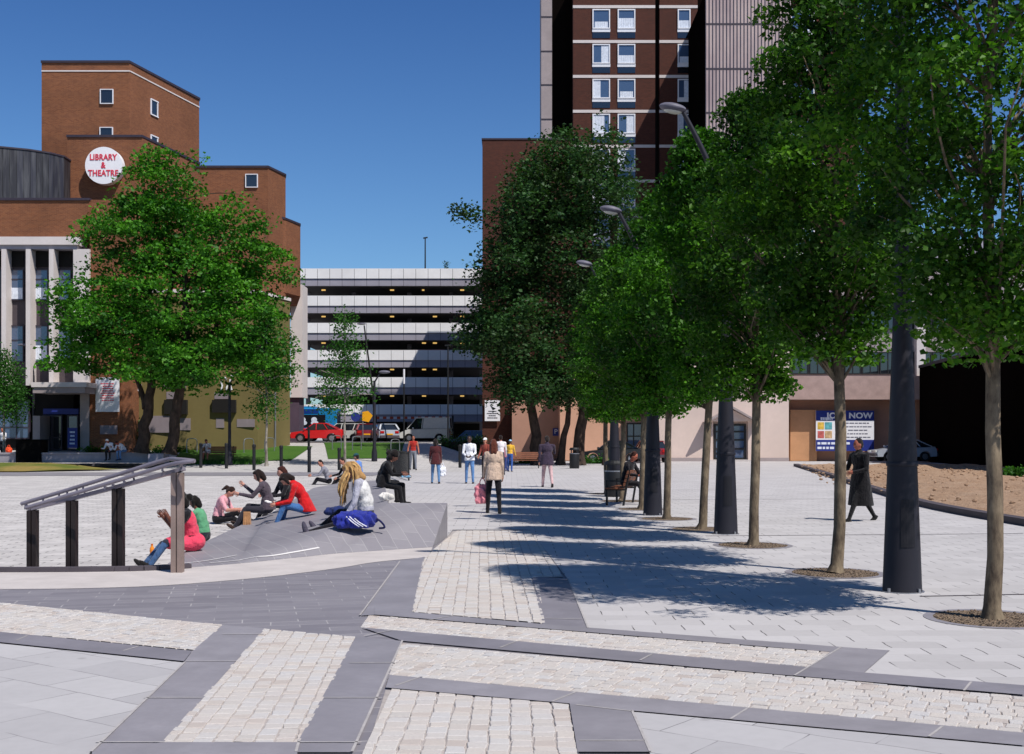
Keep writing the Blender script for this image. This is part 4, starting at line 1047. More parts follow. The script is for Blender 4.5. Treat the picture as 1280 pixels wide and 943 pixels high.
dark_tree('tall dark tree in front of the hotel windows, nearer the row of street trees', 728, 580,
          [([(722, 582), (728, 520), (732, 440), (728, 330), (722, 240)], .42, .08), ([(756, 582), (757, 520), (760, 450)], .16, .06), ([(700, 582), (708, 530), (715, 470)], .28, .1)],
          [(720, 240, 56, 55, 0, 4, 2.2), (705, 320, 60, 70, 0, 4.5, 2.4), (745, 390, 60, 80, 0, 4.5, 2.6), (700, 185, 26, 36, 0, 2, .5), (755, 190, 34, 38, 0, 2.5, .7), (735, 470, 60, 40, -1, 4, 1.5), (672, 215, 26, 26, 0, 2, .4), (782, 260, 30, 50, 0, 3, .7)], 720, 13)
def thin_tree(label, px, py_base, f, top_py, blobs, n, seed, size=.15, lean=0):
    p = GT(px, py_base, f, 30, 100); D = p.y; bx, bz = p.x, p.z; kk = D/F
    t = thing('young_tree', label, 'tree', (bx, D, bz), 0, 'slender young trees on the square')
    LL = lambda a, b, dy=0: Vector(((a-640)*kk-bx, dy, EYE+(YH-b)*kk-bz))
    st = [([Vector((0, 0, 0)), LL(px+lean*.3, py_base-(py_base-top_py)*.35), LL(px+lean*.7, py_base-(py_base-top_py)*.7), LL(px+lean, top_py)], .085, .012)]
    bl = [((a-640)*kk-bx, dy, EYE+(YH-b)*kk-bz, rx*kk, ry, rz*kk, w) for a, b, rx, rz, dy, ry, w in blobs]
    broad_tree(t, st, bl, n, 17, size, .34, MT['leaf_thin'], MT['bark_birch'], seed, .1, .8, 46, 0, .2)
thin_tree('slender airy young tree in front of the white car park parapets', 431, 583, zg, 384, [(430, 405, 12, 20, 0, .5, .5), (428, 440, 28, 26, 0, 1, 1.3), (430, 478, 38, 28, 0, 1.3, 1.6), (425, 505, 36, 16, 0, 1.2, .9)], 210, 3)
thin_tree('slender young tree in front of the khaki wall, next to the large spreading tree', 333, 583, zg, 385, [(336, 420, 26, 30, 0, 1, 1), (338, 465, 32, 32, 0, 1.2, 1.4), (333, 505, 24, 20, 0, 1, .8), (334, 395, 10, 14, 0, .5, .2)], 190, 4)
thin_tree('leafy young tree in front of the columned library entrance', 5, 578, zg, 430, [(8, 470, 18, 26, 0, .8, 1), (10, 500, 27, 28, 0, 1.1, 1.8), (4, 445, 10, 20, 0, .6, .3)], 260, 6)
# shrubs and ground plants along the library
def shrub(label, px, py, w, h, seed, f=zg, mat='leaf_big', n=26, per=26, grp='low shrubs along the library wall'):
    p = GT(px, py, f, 50, 100); kk = p.y/F; t = thing('shrub', label, 'shrub', p, 0, grp)
    broad_tree(t, [([Vector((0, 0, -.05)), Vector((.03, 0, h*kk*.3)), Vector((0, .03, h*kk*.6))], .03, .01)], [(0, 0, h*kk*.5, w*kk*.5, .6, h*kk*.45, 1)], n, per, .16, .2, MT[mat], MT['bark_dark'], seed, .1, .8, 10)
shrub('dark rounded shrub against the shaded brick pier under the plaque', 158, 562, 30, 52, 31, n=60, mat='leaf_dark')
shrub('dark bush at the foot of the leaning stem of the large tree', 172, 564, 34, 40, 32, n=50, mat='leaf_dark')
shrub('low green shrub by the seated pair on the slate seat wall', 118, 566, 44, 9, 33, n=30)
shrub('narrow dark shrub against the khaki wall behind the wooden bench', 262, 556, 12, 27, 34, n=30, mat='leaf_dark')
shrub('low green shrub under the forked stem of the large tree', 212, 566, 60, 8, 36, n=36)
shrub('low light green plants beside the litter bin under the dark trees', 745, 580, 46, 9, 37, f=lambda x, y: 0.0, n=40, mat='leaf_thin', grp='low plants under the dark trees')
shrub('low light green plants behind the long bench', 655, 580, 60, 8, 38, f=lambda x, y: 0.0, n=40, mat='leaf_thin', grp='low plants under the dark trees')
shrub('tuft of grass growing on the bare soil', 1270, 622, 26, 10, 39, f=lambda x, y: .12, n=22, mat='leaf_thin', grp='weeds on the bare soil')
m = MB(); rs = np.random.RandomState(9)
vs = []
for _ in range(2600):     # ragged ground cover along the seat wall and under the trees
    x = rs.uniform(-25, -14); y = rs.uniform(66.6, 68.4); z = zg(x, y)+.03; h = rs.uniform(.06, .26)
    a = rs.uniform(0, 6.28); w = rs.uniform(.02, .05); dx, dy = math.cos(a)*w, math.sin(a)*w; lx, ly = rs.uniform(-.1, .1), rs.uniform(-.1, .1)
    m.add([(x-dx, y-dy, z), (x+dx, y+dy, z), (x+lx, y+ly, z+h)], [(0, 1, 2)])
g = m.build('ground_cover', MT['leaf_thin'], weld=False); tag(g, 'ragged grass and weeds growing behind the slate seat wall', 'ground cover', kind='stuff')
# distant greenery on top of the buildings
for (px, py, d, lab) in ((637, 172, 100, 'small sapling growing on the roof edge of the brick block, nearest its corner'), (660, 172, 99.8, 'small sapling growing on the roof of the brick block, closer to the tower'), (558, 331, 122, 'small weed growing on the car park roof')):
    b = A(px, py, d); h = .9; t = thing('weed', lab, 'weed', (b.x, b.y, zpod+.1 if d < 110 else zt[0]))
    broad_tree(t, [([Vector((0, 0, -.05)), Vector((.05, 0, .4)), Vector((0, 0, .8))], .03, .01)], [(0, 0, .7, .35, .3, .4, 1)], 9, 12, .14, .16, MT['leaf_dark'], MT['bark_dark'], int(px), .1, .8, 6)

# ================================================================ STREET FURNITURE
def street_lamp(label, x, y, H=7.2, bend=5.4, off=.85, r0=.215, arm=True, grp='tapered lamp posts in the tree row'):
    t = thing('street_lamp', label, 'street lamp', (x, y, 0), 0, grp)
    m = MB(); m.lathe((0, 0, 0), [(r0*1.0, .02), (r0*.985, .1), (r0*.62, 2.2), (r0*.42, 3.4), (r0*.38, 4.2), (r0*.34, bend)], 20); m.build('pole', MT['lamp_grey'], t, smoothed=True, world=False)
    m = MB(); m.lathe((0, 0, 0), [(r0*.80, 1.42), (r0*.815, 1.43), (r0*.81, 1.46), (r0*.79, 1.47)], 20); m.build('collar', MT['lamp_grey'], t, smoothed=True, world=False)
    m = MB(); zz = (.52, 1.05); rr_ = lambda z: r0*(.985-(z-.1)/2.1*.365)+.006
    for k in range(5):
        a0, a1 = -1.95+k*.16, -1.95+(k+1)*.16
        m.quad(*[(rr_(z)*math.cos(a), rr_(z)*math.sin(a), z) for a, z in ((a0, zz[0]), (a1, zz[0]), (a1, zz[1]), (a0, zz[1]))])
    m.build('access_door', MT['lamp_door'], t, world=False)
    m = MB(); m.lathe((0, 0, 0), [(r0*1.12, 0), (r0*1.12, .02)], 20)
    for k in range(4):
        a = k*math.pi/2+.6; m.cyl((math.cos(a)*r0*1.06, math.sin(a)*r0*1.06, .01), (math.cos(a)*r0*1.06, math.sin(a)*r0*1.06, .06), .018, n=6)
    m.build('base_plate', MT['steel'], t, world=False)
    a = Vector((0, 0, bend-.05)); b = Vector((-off+.08, 0, H-.06))
    m = MB(); m.tube(bezier([a, Vector((-off*.10, 0, bend+(H-bend)*.2)), Vector((-off*.5, 0, bend+(H-bend)*.62)), b], 5), [r0*.34-.035*min(1, i/15) for i in range(16)], 10); m.build('arm', MT['lamp_grey'], t, smoothed=True, world=False)
    m = MB(); rot = Euler((0, R(10), 0)).to_matrix(); m.ell((-off-.10, 0, H), (.25, .15, .085), 16, 8, 0, rot); hd = m.build('lamp_head', MT['lamp_head'], t, smoothed=True, world=False)
    m = MB(); m.ell((-off-.10, 0, H-.05), (.18, .11, .055), 14, 6, 0, rot); m.build('lens', MT['headlight'], hd, smoothed=True, world=False)
    return t
street_lamp('nearest tapered lamp post with a wide dark base, beside the person in the black coat', 4.39, 13.5, 9.2, 7.4)
street_lamp('tapered lamp post standing in front of the gabled doorway', 3.83, 21.5, 7.64, 5.7)
street_lamp('slimmer tapered lamp post beside the bench with the seated person', 3.12, 26.6, 6.78, 4.9, .83)
street_lamp('farthest lamp post of the row, behind the black bin', 3.07, 36, 6.95, 5.1, .8, .2)
def mast(label, px, pyb, f, top, head_py, tilt, r=.09, rise=None):
    p = GT(px, pyb, f, 30, 100); kk = p.y/F; t = thing('street_lamp', label, 'street lamp', p, 0, 'lamp posts on the far side of the square')
    H = EYE+(YH-head_py)*kk-p.z
    m = MB(); m.lathe((0, 0, 0), [(r*1.9, 0), (r*1.8, .5), (r, .9), (r*.8, H*.98)], 14); m.build('pole', MT['lamp_grey'], t, smoothed=True, world=False)
    m = MB(); m.tube([(0, 0, H*.96), (tilt*.6, 0, H+.25), (tilt, 0, H+.42)], [.05, .04, .035], 8); m.build('arm', MT['lamp_grey'], t, smoothed=True, world=False)
    m = MB(); m.ell((tilt+.12*(1 if tilt > 0 else -1), 0, H+.40), (.34, .16, .10), 14, 7); m.build('lamp_head', MT['lamp_head'], t, smoothed=True, world=False)
    return t
mast('grey lamp post beside the wooden bench in front of the khaki wall', 287, 582, zg, 0, 476, .45)
mast('grey lamp post behind the seated people, close to the parked red car', 468, 577, zg, 0, 474, .45)
p = GT(42, 566, zg, 60, 90); t = thing('tall_lamp', 'slim dark lamp mast with curved top in front of the library columns', 'street lamp', p); kk = p.y/F
m = MB(); m.tube(bezier([(0, 0, 0), (0, 0, 3), (-.02, 0, 5), (-.35, 0, 6.6)], 6), [.1]+[.085-.002*i for i in range(18)], 8); m.build('pole', MT['lamp_grey'], t, smoothed=True, world=False)
m = MB(); m.ell((-.62, 0, 6.72), (.4, .16, .08), 12, 6); m.build('lamp_head', MT['lamp_head'], t, smoothed=True, world=False)
p = Vector((PX(468, 88)[0], 88, 1.3)); t = thing('leaning_mast', 'thin black mast leaning in front of the car park parapets', 'mast', p)
m = MB(); m.tube([(0, 0, 0), (-.05, 0, 3.2), (-.75, 0, 8.6)], [.09, .08, .05], 8); m.build('pole', MT['black_metal'], t, smoothed=True, world=False)
m = MB(); m.ell((-.95, 0, 8.72), (.35, .14, .08), 12, 6); m.build('lamp_head', MT['lamp_head'], t, smoothed=True, world=False)
for px, top, lab in ((505, 462, 'thin post with a white upper half in front of the shaded parapets'), (560, 432, 'tall black post in front of the car park, behind the person in white')):
    p = Vector((PX(px, 92)[0], 92, 1.2)); t = thing('thin_post', lab, 'post', p); H = ZZ(top, 92)-1.2
    m = MB(); m.cyl((0, 0, 0), (0, 0, H), .07, .05, 8); m.build('pole', MT['black_metal'], t, world=False)
    m = MB()
    if px == 505: m.cyl((0, 0, H-1.1), (0, 0, H+.02), .075, .075, 8)
    else: m.bar((-.25, 0, H), (.25, 0, H+.03), .15, .1)
    m.build('top', MT['white_sign'] if px == 505 else MT['black_metal'], t, world=False)

def bollard(label, px, pyb, pyt, proto=[None]):
    p = GT(px, pyb, lambda x, y: max(zg(x, y), 0), 30, 100); kk = p.y/F
    if proto[0] is None:
        t = thing('bollard', label, 'bollard', p, 0, 'black bollards along the slate strip')
        m = MB(); m.lathe((0, 0, 0), [(.085, 0), (.085, 1.12)], 12); m.build('post', MT['black_metal'], t, smoothed=True, world=False)
        m = MB(); m.lathe((0, 0, 0), [(.10, 1.02), (.10, 1.12), (.06, 1.16), (.01, 1.165)], 12); m.build('cap', MT['black_metal'], t, smoothed=True, world=False)
        proto[0] = t
    else:
        t = copy_tree(proto[0]); t['label'] = label; t.location = p
    t.scale = (1, 1, (pyb-pyt)*kk/1.16); return t
bollard('black bollard in front of the person on the wooden bench', 251, 585, 554)
bollard('black bollard just before the grey lamp post by the wooden bench', 283, 586, 554)
bollard('black bollard between the lamp post and the slender young tree', 317.5, 588, 555.5)
bollard('black bollard beyond the heads of the couple in dark clothes', 351.5, 589, 557)
bollard('black bollard above the woman in the red jacket, with a taller post behind it', 386.5, 591, 558)
bollard('black bollard beyond the man in the black jacket', 424, 588, 560)
bollard('black bollard beside the walker in the red vest', 518, 587, 555)
bollard('black bollard beside the man in the white shirt', 575, 585, 556)
p = GT(386, 576, zg, 50, 90); t = thing('marker_post', 'tall slim black post in front of the red car', 'post', p)
m = MB(); m.lathe((0, 0, 0), [(.07, 0), (.07, 1.9)], 10); m.build('post', MT['black_metal'], t, world=False); m = MB(); m.lathe((0, 0, 0), [(.085, 1.88), (.085, 1.95), (.01, 1.98)], 10); m.build('cap', MT['black_metal'], t, world=False)
def hoop(label, px, pyb, h, w, proto=[None], rot=.9, mat='steel'):
    p = GT(px, pyb, zg, 50, 95)
    if proto[0] is None:
        t = thing('bicycle_hoop', label, 'bike stand', p, rot, 'steel bicycle hoops by the lawns')
        m = MB(); m.tube(bezier([(-.38, 0, 0), (-.38, 0, .65), (-.25, 0, .85), (.25, 0, .85), (.38, 0, .65), (.38, 0, 0)], 6), .03, 8); m.build('tube', MT[mat], t, smoothed=True, world=False)
        m = MB()
        for s in (-.38, .38): m.cyl((s, 0, 0), (s, 0, .02), .08, n=10)
        m.build('foot_plate', MT[mat], t, world=False); proto[0] = t
    else: t = copy_tree(proto[0]); t.location = p; t.rotation_euler.z = rot; t['label'] = label
    return t
hoop('steel bicycle hoop between the lamp post and the young tree at the khaki wall', 311, 566, 0, 0)
hoop('steel bicycle hoop to the car side of the young tree at the khaki wall', 337, 565, 0, 0)
hoop('steel bicycle hoop beyond the seated men, on the lawn below the red car', 421, 562, 0, 0)
hoop('steel bicycle hoop between the airy young tree and the lamp post', 446, 563, 0, 0)
hoop('steel bicycle hoop on the lawn edge just past the lamp post near the railing', 494, 567, 0, 0)
hoop('dark bicycle hoop beside the wooden bench, under the large tree', 240, 566, 0, 0)

def bench(label, p, rz, L=1.8, mat='wood'):
    t = thing('bench', label, 'bench', p, rz, 'wooden benches on the square')
    m = MB()
    for k in range(4): m.box(-L/2, -.22+k*.115, .43, L/2, -.22+k*.115+.095, .465)
    m.build('seat', MT[mat], t, world=False, bevel=.006)
    m = MB()
    for k in range(4): y = .26+k*.03; z = .55+k*.10; m.bar((-L/2, y, z), (L/2, y, z), .03, .085, up=(0, .25, 1))
    m.build('backrest', MT[mat], t, world=False)
    for s in (-1, 1):
        m = MB(); x = s*(L/2-.18); m.bar((x, -.2, 0), (x, -.2, .43), .05, .05, up=(0, 1, 0)); m.bar((x, .22, 0), (x, .37, .92), .05, .05, up=(0, 1, 0)); m.bar((x, -.24, .41), (x, .26, .41), .05, .04)
        m.bar((x, -.22, .63), (x, .28, .63), .05, .035); m.bar((x, -.2, .43), (x, -.2, .64), .05, .05, up=(0, 1, 0)); m.build('leg', MT['black_metal'], t, world=False)
    return t
b1 = GT(272, 578, zg, 50, 90); bench('wooden bench with a seated person in front of the khaki wall', b1, 0, 2.0)
bench('long wooden bench under the dark trees beside the litter bin', (PX(650, 66)[0], 66, 0), 0, 2.4)
bench('dark wooden bench with a seated person between the street trees', (2.78, 31.0, 0), R(-90)*0+R(180+75), 1.8)
def bin_(label, x, y, z, r, h, sq=False):
    t = thing('litter_bin', label, 'litter bin', (x, y, z), 0, 'black litter bins')
    m = MB()
    if sq: m.box(-r, -r, 0, r, r, h*.86)
    else: m.lathe((0, 0, 0), [(r*.92, 0), (r, .05), (r, h*.72), (r*.98, h*.74)], 18)
    m.build('body', MT['black_metal'], t, smoothed=not sq, world=False)
    m = MB()
    for k in range(4):
        a = k*math.pi/2+.78; m.bar((math.cos(a)*r*.9, math.sin(a)*r*.9, h*.7), (math.cos(a)*r*.9, math.sin(a)*r*.9, h*.9), .05, .05, up=(1, 0, 0))
    m.lathe((0, 0, 0), [(r*1.03, h*.88), (r*1.03, h*.93), (r*.8, h), (.01, h*1.01)], 18); m.build('hood', MT['black_metal'], t, world=False)
    m = MB(); m.lathe((0, 0, 0), [(r*1.015, h*.70), (r*1.015, h*.735)], 18); m.build('rim', MT['steel'], t, world=False)
bin_('black round litter bin beside the long bench under the dark trees', PX(718, 65.5)[0], 65.5, 0, .27, 1.15)
bin_('black litter bin in front of the farthest lamp post of the row', 2.98, 34.8, 0, .3, 1.05)
# black cabinet on the worn grass
p = GT(40, 582, zg, 50, 90); t = thing('planter_box', 'large plain black cabinet standing on the worn grass by the library', 'cabinet', p, .05)
m = MB(); m.box(-.68, -.6, .06, .68, .6, 1.38); m.build('body', MT['matte_black'], t, world=False, bevel=.02); m = MB(); m.box(-.72, -.64, 1.381, .72, .64, 1.44); m.build('lid', MT['matte_black'], t, world=False, bevel=.01); m = MB(); m.box(-.6, -.5, 0, .6, .5, .059); m.build('plinth', MT['kerb'], t, world=False)
# slate seat wall
t = thing('seat_wall', 'long low slate seat wall with a white painted foot before the library', 'seat wall', (-27, 66, .1))
xa = PX(186, 66)[0]
m = MB(); m.box(-60, 66, 0, xa, 66.5, .78); m.build('wall', MT['slate_slab'], t); m = MB(); m.box(-60, 65.94, .781, xa+.04, 66.56, .87); m.build('coping', MT['slate_slab'], t); m = MB(); m.box(xa+.05, 65.7, 0, xa+.9, 66.8, .80); m.build('end_block', MT['concrete_grey'], t)
struct(flat('seat_wall_paving', [(-60, 63.4), (-19.4, 63.4), (-18.6, 65.9), (-60, 65.9)], .335, MT['granite']))
# railing on the ramp
t = thing('railing', 'black guard railing with thin upright bars beside the people in black', 'railing', (-4.9, 52, 0))
a = Vector((PX(484, 58)[0], 58, 0)); b = Vector((PX(511, 47.5)[0], 47.5, 0))
m = MB()
for z in (.12, 1.12): m.bar(a+Vector((0, 0, z)), b+Vector((0, 0, z)), .05, .05)
for q in (a, b): m.bar(q, q+Vector((0, 0, 1.18)), .06, .06, up=(1, 0, 0))
m.build('frame', MT['black_metal'], t)
for k in range(1, 40):
    q = a.lerp(b, k/40); m = MB(); m.bar(q+Vector((0, 0, .12)), q+Vector((0, 0, 1.12)), .022, .022, up=(1, 0, 0)); m.build('bar', MT['black_metal'], t)
# handrail at the head of the steps
t = thing('handrail', 'bronze handrail on four flat posts rising along the court steps', 'handrail', (-5.2, 15.7, -.3))
posts = [(41, 638, 11.5), (90, 626, 12), (148, 611, 13.5), (222, 591, 14)]
dz = [16.25, 16.1, 15.9, 15.45]; tops = []
for i, ((px, py, w), d) in enumerate(zip(posts, dz)):
    a = A(px, py, d); ww = w*d/F; tops.append(a); zb = -.30 if i < 3 else .0
    m = MB(); m.box(a.x-ww/2, d-.06, zb, a.x-ww*.06, d+.06, a.z, 0); m.box(a.x+ww*.06, d-.06, zb, a.x+ww/2, d+.06, a.z, 1); m.box(a.x-ww*.06, d-.035, zb, a.x+ww*.06, d+.035, a.z-.01, 1)
    m.build('post', [MT['bronze_shade'] if i < 3 else MT['bronze'], MT['bronze_shade'] if i < 3 else MT['bronze']], t)  # first three posts have shade in their colour, the last is lit bronze
lo = [A(34, 636.5, 16.3)]+tops+[A(229, 588.5, 15.42)]
m = MB()
for p, q in zip(lo[:-1], lo[1:]): m.bar(p+Vector((0, 0, .025)), q+Vector((0, 0, .025)), .10, .05)
m.build('beam', MT['rail_grey'], t)
r1 = [A(27, 630, 16.25), A(90, 611, 16.0), A(150, 592.5, 15.75), A(205, 575.5, 15.5), A(222, 574.5, 15.3), A(243, 576.5, 15.15)]
r2 = [A(33, 635, 16.0), A(90, 618, 15.8), A(150, 600, 15.55), A(205, 583, 15.3), A(226, 578.5, 15.15), A(243, 576.5, 15.12)]
m = MB(); m.tube(bezier(r1, 6), .027, 10); m.build('hand_bar', MT['rail_grey'], t, smoothed=True)
m = MB(); m.tube(bezier(r2, 6), .027, 10); m.build('hand_bar', MT['rail_grey'], t, smoothed=True)
m = MB()
for px in (32, 54, 74, 84, 96, 104, 131, 141, 155, 166, 203, 228):
    def ip(r, px):
        for p, q in zip(r[:-1], r[1:]):
            xa, xb = 640+p.x*F/p.y, 640+q.x*F/q.y
            if xa <= px <= xb: return p.lerp(q, (px-xa)/(xb-xa))
        return r[-1]
    p = ip(r2 if px % 2 else r1, px); q = ip(lo, min(px+2, 227))+Vector((0, 0, .06)); m.tube([p, p+Vector((0, 0, -.05)), q], .014, 6)
m.build('bracket', MT['rail_grey'], t)
# ================================================================ VEHICLES
def car(name, label, cat, p, rz, L, W, Ht, mat, style='saloon', rear=False):
    """built along +x (front); body shell, glasshouse, roof, wheels, lamps, bumpers"""
    t = thing(name, label, cat, p, rz)
    h = L/2; wb = L*.29; wr = .31
    belt = .92 if style != 'van' else 1.05
    def arch(cx):
        return [(cx+.38*math.cos(a), .30+.38*math.sin(a)) for a in [math.pi*(1-k/8) for k in range(9)]]
    low = [(-h, .32)]+arch(-wb)+arch(wb)+[(h-.06, .30), (h, .55), (h-.08, .72)]
    if style == 'saloon': top = [(h*.42, belt-.02), (-h*.98+.1, belt+.06), (-h, .75)]
    elif style == 'estate': top = [(h*.45, belt), (-h+.05, belt+.05), (-h, .7)]
    else: top = [(h*.62, belt), (-h+.02, belt+.05), (-h, .6)]
    prof = low+top; m = MB(); n = len(prof); yw = W/2
    ring_ = [(yw, prof)]
    def layer(y, s): return [((x if abs(x) < h-.2 else x-math.copysign(.10, x)*s), y, z-(.05*s if z > .8 else 0)) for x, z in prof]
    lay = [layer(-yw+.0, 1.0), layer(-yw+.14, .2), layer(yw-.14, .2), layer(yw, 1.0)]
    vs = sum(lay, []); fs = [tuple(range(n-1, -1, -1)), tuple(range(3*n, 4*n))]
    for k in range(3):
        for i in range(n): fs.append((k*n+i, k*n+(i+1) % n, (k+1)*n+(i+1) % n, (k+1)*n+i))
    m.add(vs, fs); m.build('body', mat, t, world=False, smoothed=True)
    # glasshouse
    if style == 'saloon': gl = [(h*.44, belt-.03), (h*.10, Ht), (-h*.38, Ht-.02), (-h*.80, belt+.05)]
    elif style == 'estate': gl = [(h*.48, belt), (h*.15, Ht), (-h*.82, Ht-.03), (-h*.97, belt+.04)]
    else: gl = [(h*.66, belt), (h*.30, Ht), (-h*.96, Ht-.02), (-h*.985, belt+.04)]
    yb, yt = W/2-.06, W/2-.24 if style != 'van' else W/2-.12
    def frus(gl, yb, yt, m, mi=0):
        (a, b, c, d) = gl
        m.add([(a[0], -yb, a[1]), (b[0], -yt, b[1]), (c[0], -yt, c[1]), (d[0], -yb, d[1]), (a[0], yb, a[1]), (b[0], yt, b[1]), (c[0], yt, c[1]), (d[0], yb, d[1])],
              [(0, 1, 2, 3), (7, 6, 5, 4), (0, 4, 5, 1), (1, 5, 6, 2), (2, 6, 7, 3), (3, 7, 4, 0)], mi)
    m = MB(); frus(gl, yb, yt, m); m.build('window_glass', MT['glass_dark'], t, world=False)
    m = MB(); (a, b, c, d) = [Vector((x, 0, z)) for x, z in gl]
    m.box(c.x-.04, -yt-.02, b.z-.03, b.x+.04, yt+.02, b.z+.035)
    for s in (-1, 1):
        def e(p, y): return Vector((p.x, s*y, p.z))
        o = Vector((0, s*.012, 0))
        m.bar(e(a, yb)+o, e(b, yt)+o, .05, .07, up=(0, s, 0)); m.bar(e(d, yb)+o, e(c, yt)+o, .05, .12, up=(0, s, 0))
        for f in (.36, .70) if style != 'van' else (.34,):
            pb = e(a.lerp(d, f), yb)+o; q = e(b.lerp(c, min(.95, max(.05, (f-.22)/.62))), yt)+o; m.bar(pb, q, .05, .08, up=(0, s, 0))
        if style == 'van':
            q0, q1 = a.lerp(d, .36), d.lerp(a, .02); r0, r1 = b.lerp(c, .22), c.lerp(b, .02)
            m.add([e(q0, yb)+o, e(q1, yb)+o, e(r1, yt)+o, e(r0, yt)+o], [(0, 1, 2, 3)])
    m.build('roof', mat, t, world=False)
    for sx in (-wb, wb):
        for s in (-1, 1):
            m = MB(); y = s*(W/2-.11); m.cyl((sx, y-.1, wr), (sx, y+.1, wr), wr, wr, 20); w = m.build('wheel', MT['rubber'], t, world=False, smoothed=True)
            m = MB(); m.cyl((sx, y+s*.095, wr), (sx, y+s*.108, wr), .20, .19, 14)
            m.cyl((sx, y+s*.10, wr), (sx, y+s*.118, wr), .06, .05, 8); m.build('rim', MT['chrome'], w, world=False)
    for s in (-1, 1):
        m = MB(); m.box(h-.10, s*W*.33-.2, .60, h-.005, s*W*.33+.2, .72); m.build('headlight', MT['headlight'], t, world=False)
        m = MB(); m.box(-h-.012, s*W*.36-.15, .68, -h+.09, s*W*.36+.15, .86); m.build('taillight', MT['taillight'], t, world=False)
        m = MB(); m.box(h*.40, s*(W/2)-.05+.05*s, belt+.0, h*.40+.1, s*(W/2)+.05+.05*s, belt+.12); m.build('mirror', mat, t, world=False)
    for s, nm in ((1, 'bumper'), (-1, 'bumper')):
        m = MB(); m.box(s*h-.07, -W/2+.06, .34, s*h+.05, W/2-.06, .52); m.build(nm, MT['kerb'], t, world=False)
    m = MB(); m.box(-h-.055, -.26, .55, -h+.02, .26, .66); m.build('number_plate', MT['yellow_sign'], t, world=False)
    return t
def gz(x, y): return zg(x, y)+.03
def put(px, d): x = PX(px, d)[0]; return (x, d, gz(x, d))
red = car('parked_car', 'bright red saloon car parked at the lawn edge beyond the bollards', 'car', put(397, 89.6), R(180), 4.0, 1.66, 1.40, MT['red_car'])
car('parked_car', 'white estate car parked behind the bright red saloon', 'car', put(429, 99), R(168), 4.2, 1.7, 1.48, MT['white_car'], 'estate')
car('parked_car', 'maroon hatchback seen from behind, between the white estate and the silver car', 'car', put(457, 97), R(100), 3.9, 1.68, 1.42, MT['maroon_car'], 'estate')
car('parked_car', 'silver hatchback seen from behind beside the lamp post', 'car', put(477, 95.5), R(115), 3.9, 1.68, 1.4, MT['silver_car'], 'estate')
car('white_van', 'small white van facing the lawn in the shade of the car park', 'van', put(532, 99), R(176), 4.3, 1.75, 1.95, MT['white_car'], 'van')
car('parked_car', 'bright blue car parked in the shade behind the man in white', 'car', put(588, 101), R(172), 4.2, 1.7, 1.55, MT['blue_car'], 'estate')
car('parked_car', 'black car parked by the peach coloured wall behind the tree stems', 'car', (PX(765, 79)[0], 79, .02), R(175), 4.3, 1.72, 1.45, MT['black_car'])
car('parked_car', 'dark red car mostly hidden behind the bench and tree stems', 'car', (PX(812, 82)[0], 82, .02), R(95), 4.0, 1.7, 1.42, MT['maroon_car'], 'estate')
car('parked_car', 'silver grey car in the shade of the dark brick building', 'car', (PX(1128, 80)[0], 80, .12), R(183), 4.2, 1.7, 1.4, MT['silver_car'])
# cars on the decks of the car park: only roofs show above the parapets
deck = [(388, 1, 'red car roof showing on the deck below the top parapet, by the end tower'), (384, 2, 'red car showing on the middle deck near the end tower'), (519, 2, 'red car showing on the middle deck under the first ceiling lamps'), (533, 2, 'red car on the middle deck next to the tall black post'), (548, 2, 'red car on the middle deck, closest to the dark tree')]
for px, kk_, lab in deck:
    c = copy_tree(red); c['label'] = lab; c['group'] = 'cars parked on the decks'; c.rotation_euler.z = R(95 if px > 500 else 180)
    c.location = (PX(px, 125.5)[0], 125.5, zt[kk_+1]-wh-gr+.36+ .25)
# bus
p = put(385, 107); t = thing('bus', 'blue single deck bus half hidden behind the khaki library corner', 'bus', (PX(352, 107)[0], 107, 1.33))
h = 5.1
m = MB(); m.box(-h, -1.2, .35, h, 1.2, 2.95); m.build('body', MT['bus_blue'], t, world=False, bevel=.1)
m = MB(); m.box(-h+.3, -1.22, 2.45, h-1.6, -1.19, 2.85); m.build('destination_panel', MT['bus_navy'], t, world=False)
m = MB(); m.box(-h+.25, -1.225, 1.25, h-1.0, -1.19, 2.35); m.box(h-.02, -1.05, 1.2, h+.02, 1.05, 2.6); w = m.build('window', MT['glass_dark'], t, world=False)
m = MB()
for k in range(6): m.box(-h+1.2+k*1.35, -1.235, 1.28, -h+1.26+k*1.35, -1.22, 2.33)
m.build('pillar', MT['black_metal'], w, world=False)
for k in range(4):
    m = MB(); x = h-5.0+k*1.0; m.ell((x, -1.235, 1.9), (.26, .012, .24), 10, 6); m.ell((x+.05, -1.236, 1.62), (.34, .012, .2), 10, 6); m.build('reflection' if False else 'seat', MT['curtain'], w, world=False)  # flat pale ovals on the outer face of the window glass
for x in (-3.2, 2.6):
    for s in (-1, 1):
        m = MB(); m.cyl((x, s*1.06-.14, .48), (x, s*1.06+.14, .48), .48, .48, 20); q = m.build('wheel', MT['rubber'], t, world=False, smoothed=True); m = MB(); m.cyl((x, s*1.2, .48), (x, s*1.215, .48), .26, .26, 14); m.build('rim', MT['chrome'], q, world=False)
m = MB(); m.box(-h+1, -.9, 2.951, h-2, .9, 3.1); m.build('roof_pod', MT['bus_blue'], t, world=False)
